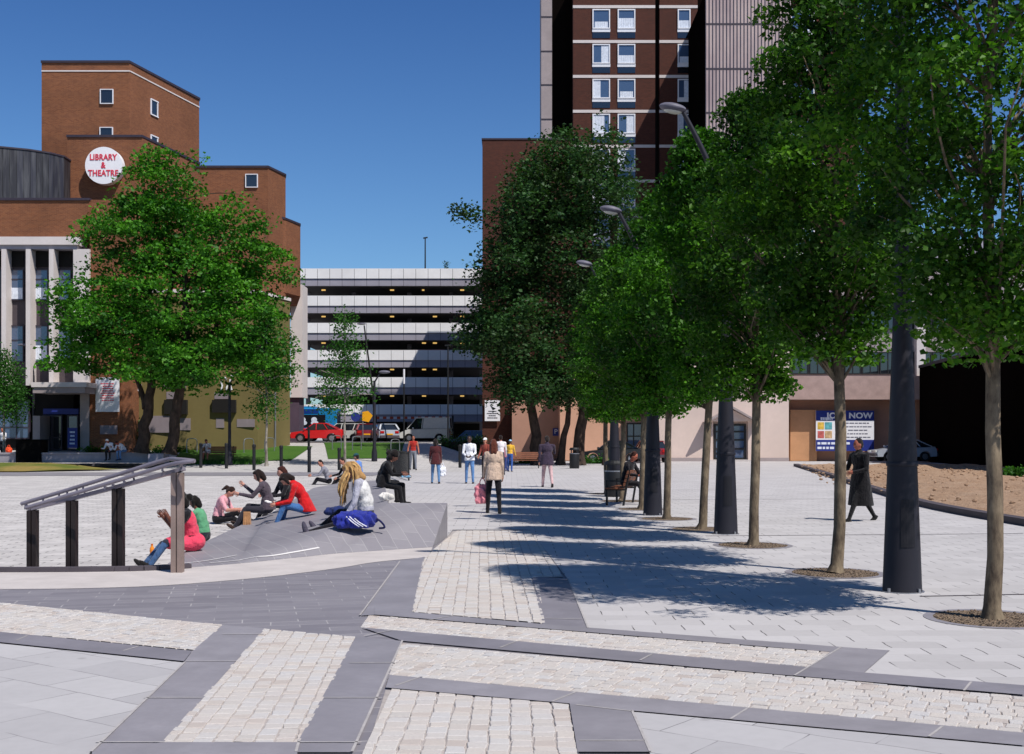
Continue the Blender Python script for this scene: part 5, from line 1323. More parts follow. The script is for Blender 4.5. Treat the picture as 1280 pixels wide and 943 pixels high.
# height bar at the car park entrance
t = thing('height_barrier', 'long red and white height bar across the car park entrance', 'barrier', (PX(518, 110)[0], 110, 1.3))
xa, xb = PX(470, 110)[0], PX(566, 110)[0]; zb = ZZ(522.5, 110); n = 22
m = MB()
for k in range(n): m.box(xa+(xb-xa)*k/n, 109.95, zb-.11, xa+(xb-xa)*(k+1)/n, 110.08, zb+.11, k % 2)
m.build('bar', [plain('barrier_red', '#d8532e', .5), MT['white_sign']], t)
for x in (xa, xb):
    m = MB(); m.box(x-.08, 109.93, 1.3, x+.08, 110.1, zb+.2); m.build('post', MT['black_metal'], t)
# road sign with round plates
p = put(453.5, 90); t = thing('road_sign', 'blue and yellow road signs on a post behind the airy young tree', 'sign', p)
m = MB(); m.cyl((0, .04, 0), (0, .04, 2.3), .04, n=8); m.build('post', MT['steel'], t, world=False)
m = MB(); m.cyl((-.55, -.02, 1.9), (-.55, .0, 1.9), .34, .34, 24); m.bar((-.35, 0, 1.9), (.1, 0, 1.9), .02, .06); m.build('round_plate', MT['blue_sign'], t, world=False)
m = MB(); m.add([(-.05, -.02, 1.62), (.45, -.02, 1.50), (.75, -.02, 2.0), (.40, -.02, 2.35), (.0, -.02, 2.28)], [(0, 1, 2, 3, 4)]); m.box(-.04, -.015, 1.64, .4, .005, 2.26); m.build('arrow_plate', MT['yellow_sign'], t, world=False)
# bicycle leaning by the tree
p = GT(195, 562, zg, 60, 90); t = thing('bicycle', 'dark bicycle standing between the stems of the large tree', 'bicycle', (p.x, 70, zg(p.x, 70)), .25)
for x in (-.52, .52):
    m = MB(); m.wheel((x, 0, .34), (0, 1, 0), .31, .025, 24, 6); w = m.build('wheel', MT['rubber'], t, world=False, smoothed=True)
    m = MB()
    for k in range(8): a = k*math.pi/4; m.cyl((x, 0, .34), (x+.3*math.cos(a), 0, .34+.3*math.sin(a)), .006, n=4)
    m.build('spokes', MT['steel'], w, world=False)
m = MB(); q = dict(bb=(-.08, 0, .32), seat=(-.2, 0, .78), head=(.36, 0, .82), rear=(-.52, 0, .34), front=(.52, 0, .34), hs=(.33, 0, .95))
for a, b in (('bb', 'seat'), ('bb', 'head'), ('seat', 'head'), ('rear', 'bb'), ('rear', 'seat'), ('head', 'front'), ('head', 'hs')): m.cyl(q[a], q[b], .02, n=8)
m.build('frame', MT['black_car'], t, world=False)
m = MB(); m.tube(bezier([(.30, -.26, .97), (.38, -.1, .97), (.33, 0, .96), (.38, .1, .97), (.30, .26, .97)], 4), .014, 6); m.build('handlebar', MT['black_metal'], t, world=False); m = MB(); m.ell((-.22, 0, .84), (.13, .07, .04), 10, 6); m.build('saddle', MT['black_metal'], t, world=False)
# dark foliage box added for the deep shade between lawn and brick block
t = thing('shade_foliage', 'dark foliage box added for the deep shade between the lawn and the brown brick block', 'shade_foliage', (-3.5, 84, zg(-3.5, 84)))
rsn = np.random.RandomState(21); cen = [(rsn.uniform(-1.5, 1.5), rsn.uniform(-.6, .6), rsn.uniform(.05, .85)) for _ in range(90)]
m = MB(); m.box(-1.4, -.4, 0, 1.4, .4, .75); m.build('core', MT['bark_dark'], t, world=False)
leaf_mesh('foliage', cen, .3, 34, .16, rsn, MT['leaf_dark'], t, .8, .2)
# ================================================================ PEOPLE
SKIN = {}
def skin(h):
    if h not in SKIN:
        t = NT('skin_'+h); n = t.noise(t.obj(), 25, 3); c = lin(h); t.color(t.mix(t.ramp(n, .35, .7), c, mul(c, .85))); t.b.inputs['Subsurface Weight'].default_value = .08
        t.b.inputs['Subsurface Radius'].default_value = (.02, .008, .005); SKIN[h] = t.set(.5, 0, .4)
    return SKIN[h]
CL = {}
def cl(h):
    if h not in CL: CL[h] = cloth('cloth_'+h.strip('#'), h)
    return CL[h]
EYEM = plain('eye_dark', '#120d0a', .2, var=0); LIP = plain('lip_tone', '#8a4a42', .6, var=0)
def voxel(prims, vox, smooth_it=2):
    """one continuous skin over tapered limbs and rounded masses"""
    mb = MB()
    for q in prims:
        if q[0] == 'c':
            _, a, b, ra, rb, mi = q; a = Vector(a); b = Vector(b); d = b-a
            if d.length < 1e-5: continue
            u = d.normalized(); pts = []; rs = []
            for k in (0, .3, .7, 1): pts.append(a-u*ra*math.cos(k*math.pi/2)); rs.append(max(.001, ra*math.sin(k*math.pi/2)))
            for k in (0, .3, .7, 1): pts.append(b+u*rb*math.sin(k*math.pi/2)); rs.append(max(.001, rb*math.cos(k*math.pi/2)))
            mb.tube(pts, rs, 12)
        elif q[0] == 'k':
            _, a, b, ra, rb, mi = q; a = Vector(a); b = Vector(b); vs = []; n = 20
            for p_, r_ in ((a, ra), (b, rb)):
                for j in range(n): vs.append(p_+Vector((r_[0]*math.cos(2*math.pi*j/n), r_[1]*math.sin(2*math.pi*j/n), 0)))
            mb.add(vs, [tuple(range(n-1, -1, -1)), tuple(range(n, 2*n))]+[(j, (j+1) % n, n+(j+1) % n, n+j) for j in range(n)])
        else:
            _, c, r, rot, mi = q; mb.ell(c, r, 16, 10, 0, rot)
    o = mb.build('tmp', MT['dark'], None, world=False)
    md = o.modifiers.new('r', 'REMESH'); md.mode = 'VOXEL'; md.voxel_size = vox; md.adaptivity = 0
    if smooth_it: sm = o.modifiers.new('s', 'SMOOTH'); sm.iterations = smooth_it; sm.factor = .5
    bpy.context.view_layer.update()
    me = bpy.data.meshes.new_from_object(o.evaluated_get(bpy.context.evaluated_depsgraph_get()))
    old = o.data; bpy.data.objects.remove(o); bpy.data.meshes.remove(old)
    return me
def sdf(prims, P):
    out = []
    for q in prims:
        if q[0] == 'c':
            _, a, b, ra, rb, mi = q; a = np.array(a); d = np.array(b)-a; L2 = max(1e-9, d @ d)
            t = np.clip((P-a) @ d/L2, 0, 1); out.append(np.linalg.norm(P-a-t[:, None]*d, axis=1)-(ra+(rb-ra)*t))
        elif q[0] == 'k':
            _, a, b, ra, rb, mi = q; a = np.array(a); d = np.array(b)-a; t = np.clip((P[:, 2]-a[2])/(d[2] if abs(d[2]) > 1e-6 else -1e-6), 0, 1)
            v = P-a-t[:, None]*d; rx = ra[0]+(rb[0]-ra[0])*t; ry = ra[1]+(rb[1]-ra[1])*t
            rad = (np.sqrt((v[:, 0]/rx)**2+(v[:, 1]/ry)**2)-1)*np.minimum(rx, ry); out.append(np.maximum(rad, np.abs(v[:, 2])))
        else:
            _, c, r, rot, mi = q; v = P-np.array(c)
            if rot is not None: v = v @ np.array(rot)
            r = np.array(r); k = np.linalg.norm(v/r, axis=1); out.append((k-1)*min(r)*(.6+.4*1))
    return np.stack(out, 1)
def finish(me, prims, mats, name, parent, extra=None):
    n = len(me.polygons); c = np.zeros(n*3); me.polygons.foreach_get('center', c)
    mi = np.array([q[-1] for q in prims])[sdf(prims, c.reshape(-1, 3)).argmin(1)]
    me.materials.clear()
    for m in mats: me.materials.append(m)
    me.polygons.foreach_set('material_index', mi.astype(np.int32)); me.polygons.foreach_set('use_smooth', [True]*n)
    if extra:
        bm = bmesh.new(); bm.from_mesh(me); idx = [bm.verts.new(v) for v in extra.v]
        for f, k in zip(extra.f, extra.m):
            try: q = bm.faces.new([idx[i] for i in f]); q.material_index = k; q.smooth = True
            except ValueError: pass
        bm.normal_update(); bm.to_mesh(me); bm.free()
    me.name = name; o = bpy.data.objects.new(name, me); COL.objects.link(o); o.parent = parent; return o
def D_(a, ab=0.0):
    """direction hanging down, swung forward by a degrees and out to +y by ab degrees"""
    a, ab = R(a), R(ab); return Vector((math.sin(a)*math.cos(ab), math.sin(ab), -math.cos(a)*math.cos(ab)))
def person(label, loc, rz, top, legs, hair, sk='#b98a72', shoes='#1c1a1a', H=1.70, pose='stand', lean=4, curl=0, hl=(0, 0), kl=(2, 2), ha=(4, 4), sh=(5, 5), el=(12, 12), sa=(9, 9),
           head=(0, 0), style='short', sleeves=True, jacket=None, vest=None, skirt=None, seat=0.0, vox=.017, female=False, collar=None, socks=None, armturn=(0, 0), bald=None, cap=None, group=None, wide=1.0, tuck=None, drape=False):
    """sides are given as (left, right). hl/kl: hip and knee bend, sh/el: shoulder and elbow bend, sa: arm out to the side"""
    s = H/1.72; t = thing('person', label, 'person', loc, rz, group)
    TOP, LEG, SKN, SHO, VST, SOC = range(6)
    mats = [cl(top), cl(legs), skin(sk), cl(shoes), cl(vest or top), cl(socks or legs)]
    thigh, shank, ua, fa = .43*s, .41*s, .29*s, .25*s
    hipw = (.085 if not female else .09)*s; shw = (.185 if not female else .165)*s*wide
    legd = []
    for i, sg in enumerate((1, -1)):
        td = D_(hl[i], sg*ha[i]); sd = D_(hl[i]-kl[i], sg*ha[i]*.6); legd.append((td, sd))
    if seat is None or pose == 'stand':
        zb = max(-(td*thigh+sd*shank).z for td, sd in legd)+.075*s
    else: zb = seat+.115*s
    hip = Vector((0, 0, zb)); pr = []; c = lambda a, b, ra, rb, m: pr.append(('c', tuple(a), tuple(b), ra*s, rb*s, m)); e = lambda p, r, rot, m: pr.append(('e', tuple(p), tuple(q*s for q in r), rot, m))
    l1, l2 = R(lean), R(lean+curl); up1 = Vector((math.sin(l1), 0, math.cos(l1))); up2 = Vector((math.sin(l2), 0, math.cos(l2)))
    waist = hip+up1*.20*s; chest = waist+up2*.20*s; neck = chest+up2*.14*s
    r1 = Euler((0, l1, 0)).to_matrix(); r2 = Euler((0, l2, 0)).to_matrix()
    e(hip+up1*.02*s, (.125, .168*wide, .125), r1, LEG); e(waist, (.115, .145*wide, .16), r1, TOP); e(chest-up2*.01*s, (.125, .17*wide, .19), r2, TOP)
    c(neck-up2*.055*s+Vector((0, shw*.78, 0)), neck-up2*.055*s-Vector((0, shw*.78, 0)), .066, .066, TOP); e(hip+up1*.10*s, (.122, .155*wide, .11), r1, TOP)
    if vest: e(chest-up2*.03*s, (.135, .175*wide, .20), r2, VST); e(waist, (.125, .155*wide, .17), r1, VST)
    if jacket:      # hem hanging below the waist
        ln_ = .26*jacket if pose == 'stand' else .17*jacket
        pr.append(('k', tuple(waist), tuple(hip+up1*(.08-ln_)*s+Vector((0, 0, 0))), (.125*s, .158*wide*s), ((.155+.02*jacket)*s, (.19*wide+.015*jacket)*s), TOP))
    hp = l2+R(head[0]); hu = Vector((math.sin(hp), 0, math.cos(hp))); hy = R(head[1])
    hr = Euler((0, hp, 0)).to_matrix() @ Euler((0, 0, hy)).to_matrix()
    nb = neck+up2*.005*s; hc = neck+hu*.165*s+Vector((.015*s, 0, 0))
    c(nb-up2*.02*s, hc-hu*.06*s, .056, .052, SKN)
    if collar: c(nb-up2*.01*s, nb+hu*.025*s, .075, .068, TOP)
    loc_ = lambda x, y, z: hc+hr @ Vector((x*s, y*s, z*s))
    e(hc, (.092, .074, .112), hr, SKN); e(loc_(.022, 0, -.055), (.062, .054, .062), hr, SKN)
    c(loc_(.088, 0, .005), loc_(.104, 0, -.028), .011, .014, SKN)
    for sg in (1, -1): e(loc_(-.005, sg*.075, -.01), (.020, .010, .030), hr, SKN)
    ex = MB()
    for sg in (1, -1): ex.ell(loc_(.083, sg*.031, .008), (.010*s, .013*s, .007*s), 8, 5, 6, hr); ex.bar(loc_(.088, sg*.017, .030), loc_(.080, sg*.048, .030), .010*s, .006*s, 7)
    ex.bar(loc_(.082, .024, -.062), loc_(.082, -.024, -.062), .012*s, .010*s, 8)
    hands = []
    for i, sg in enumerate((1, -1)):
        S = neck-up2*.055*s+Vector((0, sg*shw, 0)); d1 = D_(sh[i], sg*sa[i]); d2 = D_(sh[i]+el[i], sg*(sa[i]*.4+armturn[i]))
        E = S+d1*ua; Wp = E+d2*fa
        am = TOP; fm = TOP if sleeves is True else SKN
        if sleeves == 'none': am = SKN
        c(S, S+d1*ua*.55, .060, .052, VST if vest and sleeves == 'none' else am); c(S+d1*ua*.45, E, .052, .044, am if sleeves is not False or True else SKN)
        c(E, Wp, .044, .034, fm)
        f = d2.normalized(); nrm = Vector((0, -sg, 0)); nrm = (nrm-f*nrm.dot(f))
        if nrm.length < .2: nrm = Vector((0, 0, -1))-f*Vector((0, 0, -1)).dot(f)
        nrm.normalize(); lat = nrm.cross(f).normalized(); rot = Matrix((f, lat, nrm)).transposed()
        pc = Wp+f*.048*s; e(pc, (.052, .040, .018), rot, SKN); c(Wp, pc, .027, .026, SKN)
        for k, (o_, ln) in enumerate(((-.029, .066), (-.010, .077), (.010, .073), (.028, .056))):
            a = pc+f*.034*s+lat*o_*s; kn = a+(f*.9+nrm*.35).normalized()*ln*.5*s; tp = kn+(f*.55+nrm*.8).normalized()*ln*.5*s
            ex.tube([a-f*.012*s, a, kn, tp], [.0085*s, .009*s, .008*s, .006*s], 6, 2)
        side = -1 if lat.x < 0 else 1
        a = pc-f*.02*s+lat*side*.030*s; kn = a+(f*.6+lat*side*.7+nrm*.3).normalized()*.034*s; tp = kn+(f*.85+nrm*.4).normalized()*.030*s
        ex.tube([a, kn, tp], [.011*s, .010*s, .007*s], 6, 2); hands.append(pc+f*.03*s+nrm*.02*s)
        hj = hip+Vector((0, sg*hipw, -.02*s)); td, sd = legd[i]; K = hj+td*thigh; An = K+sd*shank
        c(hj, K, .088 if not skirt else .08, .062, LEG); c(K, An, .060, .044 if not skirt else .038, SOC if socks else LEG)
        sd2 = sd; fx = Vector((sd2.z*-1, 0, sd2.x)); fx.normalize()
        if pose == 'stand' and abs(hl[i]-kl[i]) < 25: fx = Vector((1, 0, -.0))
        fr = Matrix((fx, Vector((0, 1, 0)), fx.cross(Vector((0, 1, 0))))).transposed()
        ft = An+fx*.055*s+sd*.035*s; e(ft, (.135, .046, .040), fr, SHO); e(An+sd*.02*s, (.055, .045, .055), fr, SHO)
    if skirt:
        pr.append(('k', tuple(waist), tuple(hip-Vector((0, 0, .86*skirt*s))), (.13*s, .165*wide*s), (.235*s, .22*wide*s), TOP))
    if drape:
        e(hip+Vector((-.02*s, 0, .03*s)), (.19, .22, .15), None, VST)
        for i, sg in enumerate((1, -1)): c(hip+Vector((0, sg*hipw, 0)), hip+Vector((0, sg*hipw, 0))+legd[i][0]*thigh*.75, .12, .10, VST)
    me = voxel(pr, vox*s)
    mats = mats+[EYEM, cl(hair), LIP]
    finish(me, pr, mats, 'body', t, ex)
    # hair
    hs = []; h_ = lambda x, y, z, a, b, g, rot=hr: hs.append(('e', tuple(loc_(x, y, z)), (a*s, b*s, g*s), rot, 0)); hcap = lambda a, b, ra, rb: hs.append(('c', tuple(a), tuple(b), ra*s, rb*s, 0))
    if style != 'none':
        h_(-.022, 0, .030, .088, .083, .100); h_(-.05, 0, -.01, .062, .078, .085)
        if style in ('long', 'dreads'):
            for sg in (1, -1): hcap(loc_(-.03, sg*.066, .0), loc_(-.035, sg*.075, -.15), .034, .03)
            hcap(loc_(-.07, .03, 0), loc_(-.095, .035, -.20), .055, .045); hcap(loc_(-.07, -.03, 0), loc_(-.095, -.035, -.20), .055, .045)
            h_(.015, 0, .085, .06, .07, .035)
        if style == 'bob':
            for sg in (1, -1): hcap(loc_(-.01, sg*.07, .02), loc_(.02, sg*.075, -.09), .036, .03)
            hcap(loc_(-.06, 0, 0), loc_(-.08, 0, -.10), .075, .06); h_(.02, 0, .08, .065, .072, .04)
        if style == 'pony': hcap(loc_(-.10, 0, .03), loc_(-.15, 0, .0), .035, .045); hcap(loc_(-.15, 0, 0), loc_(-.17, 0, -.13), .045, .02)
        if style == 'puff': h_(-.03, 0, .055, .115, .11, .105); h_(-.17, -.01, -.02, .06, .06, .06); h_(-.06, 0, -.06, .09, .10, .10)
        exh = MB()
        if style == 'dreads':
            rr = random.Random(3)
            for k in range(64):
                a = rr.uniform(.22, .86)*2*math.pi if k > 12 else rr.choice((-1, 1))*rr.uniform(.9, 1.3); z0 = rr.uniform(-.02, .09); rd = .088*math.sqrt(max(.1, 1-(z0/.13)**2))
                b0 = loc_(-.022+rd*math.cos(a), rd*.93*math.sin(a), z0); b1 = b0+hr @ Vector((.04*math.cos(a)*s, .045*math.sin(a)*s, -.05*s)); dl = rr.uniform(.26, .46)*s
                fwd = .12 if math.cos(a) > -.2 else -.02
                b2 = b1+Vector((fwd*rr.uniform(.5, 1), rr.uniform(-.03, .03), -dl*.5)); b3 = b2+Vector((rr.uniform(-.02, .04), rr.uniform(-.03, .03), -dl*.5))
                exh.tube(bezier([b0, b1, b2, b3], 3), [.013*s*rr.uniform(.8, 1.2)]*9+[.007*s], 6, k % 2)
        me = voxel(hs, .014*s); hm = cl(hair); finish(me, hs, [hm, cl('#c09a62')], 'hair', t, exh if exh.v else None)
    if cap:
        m = MB(); m.ell(loc_(-.012, 0, .062), (.100*s, .086*s, .075*s), 14, 8, 0, hr); m.ell(loc_(.09, 0, .055), (.075*s, .065*s, .010*s), 12, 6, 0, hr); m.build('cap', cl(cap), t, world=False, smoothed=True)
    t['_h'] = 0; del t['_h']
    M4 = Matrix.Translation(Vector(loc)) @ Matrix.Rotation(rz, 4, 'Z')
    return t, [M4 @ q for q in hands], M4
def lump(name, label, cat, p, r, mat, rz=0, handle=None, lumps=4, seed=1, hmat=None, strap=0):
    """a soft bag: rounded folds in one skin, with its handles"""
    t = thing(name, label, cat, p, rz); rr = random.Random(seed); pr = [('e', (0, 0, 0), r, None, 0)]
    for k in range(lumps*3):
        a = rr.uniform(0, 6.28); pr.append(('e', (r[0]*.55*math.cos(a), r[1]*.55*math.sin(a), r[2]*rr.uniform(-.6, .5)), (r[0]*rr.uniform(.3, .6), r[1]*rr.uniform(.35, .6), r[2]*rr.uniform(.25, .5)), Euler((rr.uniform(-.5, .5), rr.uniform(-.5, .5), rr.uniform(0, 3))).to_matrix(), 0))
    me = voxel(pr, min(r)*.11, 1)
    for v in me.vertices:
        k = 1+.10*math.sin(v.co.x*31+v.co.z*23+seed)*math.sin(v.co.y*27+v.co.z*17)+.05*math.sin(v.co.x*60-v.co.y*47)
        v.co.x *= k; v.co.y *= k; v.co.z = max(v.co.z*k, -r[2]*.82)
    finish(me, pr, [mat], 'body', t)
    if handle:
        m = MB()
        for s in (-1, 1): m.tube(bezier([(-r[0]*.45, s*r[1]*.4, r[2]*.7), (-r[0]*.2, s*r[1]*.15, r[2]+handle*.8), (r[0]*.2, s*r[1]*.15, r[2]+handle*.8), (r[0]*.45, s*r[1]*.4, r[2]*.7)], 5), .012, 6)
        m.build('handle', hmat or mat, t, world=False, smoothed=True)
    return t
LF, AW, RT, TO = R(180), R(90), 0.0, R(270)
def P0(px, py, z=0.0): x, y = G(px, py, z); return (x, y, z)
# ---- people walking on the pale walk
person('person in a dark open jacket and pale trousers striding away, head of the shadow bands', P0(684, 609.5), R(95), '#3b3040', '#c9a6a6', '#2b2320', '#b98570', '#2a2020', 1.78, hl=(14, -16), kl=(6, 14), sh=(-8, 30), el=(15, 70), sa=(7, 10), jacket=.85, wide=1.18, collar=True)
_, hd, _ = person('person in a cream jacket and black trousers walking away with a pink bag', P0(617, 642.5), R(92), '#c4ab98', '#17151a', '#5a2e22', '#c9967c', '#151315', 1.68, hl=(9, -9), kl=(4, 10), sh=(6, -3), el=(18, 20), sa=(8, 7), style='long', jacket=.78, female=True, vox=.014)
lump('handbag', 'pink cloth bag hanging from the hand of the person in the cream jacket', 'bag', tuple(hd[0]+Vector((-.05, 0, -.36))), (.19, .12, .25), cl('#d9848f'), 0, .12, 4, 2)
person('person in a white shirt and blue jeans standing with folded hands', P0(587, 605), R(265), '#e6e6ea', '#5f86b8', '#171310', '#4a3026', '#2a2422', 1.76, hl=(3, -4), kl=(2, 3), sh=(14, 14), el=(48, 48), sa=(8, 8), jacket=.55, armturn=(-34, -34))
p = person('person in a maroon jacket and blue jeans walking away with a white carrier bag', P0(544.5, 605), R(92), '#4a1f22', '#5b7fa8', '#1c1512', '#8a5a44', '#2b1c18', 1.66, hl=(8, -7), kl=(3, 8), sh=(6, 2), el=(25, 10), sa=(9, 7), jacket=.9, style='bob', female=True)
lump('carrier_bag', 'white plastic carrier bag held by the walker in the maroon jacket', 'bag', tuple(p[1][1]+Vector((.06, 0, -.30))), (.15, .09, .22), cl('#e9e9ee'), 0, .10, 4, 5)
person('person in a red vest walking towards the square by the black railing', P0(516.5, 587.5, .05), R(280), '#a82a22', '#7d8088', '#2a1a14', '#b06a50', '#2b2624', 1.74, hl=(10, -9), kl=(6, 6), sh=(8, -6), el=(15, 22), sa=(12, 14), sleeves='none')
person('person in a long black coat striding past the nearest lamp post with hands together', P0(1076, 652), R(197), '#141215', '#131214', '#171210', '#a3604c', '#0e0d0e', 1.78, hl=(27, -24), kl=(4, 10), sh=(8, 12), el=(70, 75), sa=(13, 15), skirt=.60, wide=1.35, collar=True, armturn=(-32, -30), vox=.015)
# ---- the small group beyond the cream jacket
person('person wearing a white sun visor in the group beyond the cream jacket', P0(607, 598), R(250), '#8a4236', '#2a2226', '#5a2b1e', '#c58a70', '#221c1c', 1.68, hl=(3, -2), kl=(2, 2), sh=(20, 12), el=(40, 30), style='long', female=True, cap='#f0f0f0')
person('tall person in a white top with dark trousers in the group beyond the cream jacket', P0(626, 594), R(95), '#dfd6d6', '#2d2a38', '#20130e', '#b06a4e', '#1a1818', 1.80, hl=(5, -5), kl=(3, 4), sh=(10, 0), el=(20, 20))
person('person in a yellow top and pale blue cap beside the walking group', P0(637.5, 590), R(70), '#e0ae3a', '#37589a', '#4a3628', '#b97a5e', '#262428', 1.58, hl=(6, -5), kl=(3, 4), sh=(40, 10), el=(60, 20), cap='#9cc4dc')
person('child in a pink striped top at the side of the person in the yellow top', P0(632, 589), R(180), '#d48a98', '#2f3f78', '#3a2218', '#b97a5e', '#262428', 1.25, hl=(4, -4), kl=(3, 4), female=True)
# ---- the man on the dark bench
person('person in dark clothes sitting on the bench between the street trees', (2.92, 30.9, 0), R(-35), '#18161a', '#1c1a20', '#3a1c14', '#b5664e', '#141214', 1.75, pose='sit', seat=.46, lean=10, curl=10, hl=(86, 90), kl=(60, 55), sh=(30, 25), el=(60, 60), head=(10, 10))
# ---- people sitting on the slate ramp
ramp_p = lambda px, py: tuple(on_ramp(px, py))
# pink hooded top by the handrail
q = on_ramp(240, 689)
t, hd, _ = person('person in salmon pink with dark puffed hair sitting behind the last handrail post', (q.x, q.y, q.z), R(204), '#141216', '#2b2c38', '#0e0b0a', '#6a3c2c', '#1a1818', 1.66, pose='sit', seat=0.0, lean=4, curl=14, hl=(98, 91), kl=(62, 50), ha=(10, 10), sh=(34, 28), el=(112, 112), sa=(12, 10), style='puff', vest='#e0455f', drape=True, sleeves=False, female=True, head=(6, 0), vox=.013, wide=1.1, socks='#3e5a80')
q = on_ramp(251, 679)
person('person in a green top sitting just behind the salmon pink dungarees', (q.x, q.y+.25, q.z), R(172), '#5c9a72', '#24262e', '#120e0c', '#6a3c2c', '#1a1818', 1.62, pose='sit', seat=0.0, lean=6, curl=14, hl=(98, 92), kl=(66, 60), sh=(40, 36), el=(60, 60), style='bob', female=True, sleeves=False)
q = GT(190, 697, zp, 15, 30)
b = thing('juice_bottle', 'small orange juice bottle standing on the court by the handrail', 'bottle', (q.x, q.y, q.z))
m = MB(); m.lathe((0, 0, 0), [(.034, 0), (.038, .01), (.038, .07), (.032, .085), (.038, .10), (.036, .15), (.018, .185), (.016, .20)], 16); m.build('body', MT['orange'], b, world=False, smoothed=True); m = MB(); m.lathe((0, 0, 0), [(.019, .201), (.019, .225), (.001, .226)], 14); m.build('cap', plain('bottle_cap', '#c8631a', .5), b, world=False)
q = GT(272, 655, zp, 15, 40)
t, hd, _ = person('person in a pale pink t-shirt with a ponytail sitting on the court and looking down', (q.x, q.y, q.z), R(-8), '#dd9fa8', '#141216', '#2c1a14', '#c98d78', '#d0c8c4', 1.64, pose='sit', seat=0.0, lean=10, curl=14, hl=(112, 96), kl=(66, 30), ha=(14, 8), sh=(24, 30), el=(70, 64), style='pony', sleeves=False, female=True, head=(26, 0), vox=.014)
b = thing('booklet', 'small open booklet held by the person in the pale pink t-shirt', 'booklet', tuple(hd[0]*.5+hd[1]*.5+Vector((.04, 0, .01)))); m = MB(); m.bar((-.08, -.10, 0), (0, -.10, -.025), .2, .008); m.add([(-.09, -.11, .01), (0, -.11, -.01), (0, .11, -.01), (-.09, .11, .01)], [(0, 1, 2, 3)]); m.add([(0, -.11, -.01), (.09, -.11, .01), (.09, .11, .01), (0, .11, -.01)], [(0, 1, 2, 3)]); m.build('pages', cl('#e6e0dc'), b, world=False)
q = on_ramp(335, 646)
t, hd, _ = person('person in a grey jacket on the ramp edge with both hands raised in talk', (q.x, q.y, q.z), R(182), '#4d434c', '#2c2a33', '#1e1210', '#c08a78', '#3a2a24', 1.68, pose='sit', seat=.05, lean=2, curl=16, hl=(92, 98), kl=(62, 70), ha=(8, 6), sh=(40, 52), el=(62, 78), style='bob', female=True, jacket=.6, head=(8, 0), vox=.014)
b = thing('paper_bag', 'small brown paper bag standing beside the person in the grey jacket', 'bag', (on_ramp(309, 656).x, on_ramp(309, 656).y, on_ramp(309, 656).z)); m = MB(); m.add([(-.07, -.05, 0), (.07, -.05, 0), (.07, .05, 0), (-.07, .05, 0), (-.065, -.02, .22), (.065, -.02, .22), (.065, .02, .22), (-.065, .02, .22)], [(0, 1, 2, 3), (0, 4, 5, 1), (1, 5, 6, 2), (2, 6, 7, 3), (3, 7, 4, 0), (4, 7, 6, 5)]); m.build('body', cl('#a97a52'), b, world=False)
m = MB(); m.add([(-.066, -.021, .221), (.066, -.021, .221), (.066, -.012, .25), (-.066, -.012, .25)], [(0, 1, 2, 3)]); m.build('folded_top', cl('#a97a52'), b, world=False)
q = on_ramp(350, 642)
person('person in black with red brown hair facing the talker in the grey jacket', (q.x, q.y+.7, q.z), R(215), '#17151a', '#191820', '#3d1c16', '#c9917e', '#151416', 1.68, pose='sit', seat=.03, lean=0, curl=10, hl=(95, 95), kl=(65, 65), sh=(25, 25), el=(60, 60), style='long', female=True, head=(4, -10))
q = on_ramp(384, 645)
t, hd, _ = person('person in a bright red jacket and jeans reading a small book on the ramp', (q.x, q.y, q.z), R(184), '#c4171c', '#3d6496', '#1c1210', '#c08a76', '#22242e', 1.68, pose='sit', seat=.02, lean=18, curl=16, hl=(104, 98), kl=(82, 86), ha=(9, 6), sh=(16, 22), el=(62, 56), style='bob', female=True, jacket=.8, head=(26, 0), collar=True, vox=.013)
b = thing('book', 'small white book open in the hands of the reader in the red jacket', 'book', tuple(hd[0]*.5+hd[1]*.5+Vector((-.04, 0, .02)))); m = MB(); m.add([(-.10, -.10, .03), (0, -.10, 0), (0, .10, 0), (-.10, .10, .03), (-.10, -.10, .05), (0, -.10, .015), (0, .10, .015), (-.10, .10, .05)], [(0, 3, 2, 1), (4, 5, 6, 7), (0, 1, 5, 4), (2, 3, 7, 6), (3, 0, 4, 7)]); m.add([(.10, -.10, .03), (0, -.10, 0), (0, .10, 0), (.10, .10, .03), (.10, -.10, .05), (0, -.10, .015), (0, .10, .015), (.10, .10, .05)], [(0, 1, 2, 3), (4, 7, 6, 5), (0, 4, 5, 1), (2, 6, 7, 3), (3, 7, 4, 0)]); m.build('pages', cl('#ece8e4'), b, world=False)
# long fair dreadlocks, legs stretched down the slope
q = on_ramp(462, 656)
t, hd, _ = person('person with long fair dreadlocks and a pale body warmer stretching one leg down the ramp', (q.x-.06, q.y, q.z), R(184), '#a9a8b4', '#15131a', '#a98252', '#b8806a', '#4a4654', 1.92, pose='sit', seat=.02, lean=3, curl=16, hl=(75, 96), kl=(0, 44), ha=(10, 22), sh=(10, 16), el=(22, 30), sa=(14, 12), style='dreads', vest='#d6d4d2', head=(18, 0), vox=.012, socks='#15131a')
m = MB()
M = t.matrix_basis
q2 = on_ramp(452, 658)
bg = lump('rucksack', 'bright blue bag with white stripes lying against the person with dreadlocks', 'bag', (q2.x-.05, q2.y-.42, on_ramp(450, 660).z+.14), (.36, .19, .15), cl('#26308c'), R(8), None, 7, 11)
m = MB()
for k in range(3): m.tube(bezier([(-.14+.05*k, -.185, .07), (-.04+.05*k, -.20, -.02), (.06+.06*k, -.185, -.09)], 4), .009, 6)
m.build('stripe', cl('#d8d8e6'), bg, world=False); m = MB(); m.tube(bezier([(.28, 0, .05), (.40, -.06, -.02), (.46, -.08, -.11), (.38, -.02, -.13)], 5), .018, 6); m.build('strap', cl('#1c2050'), bg, world=False)
q = on_ramp(423, 646)
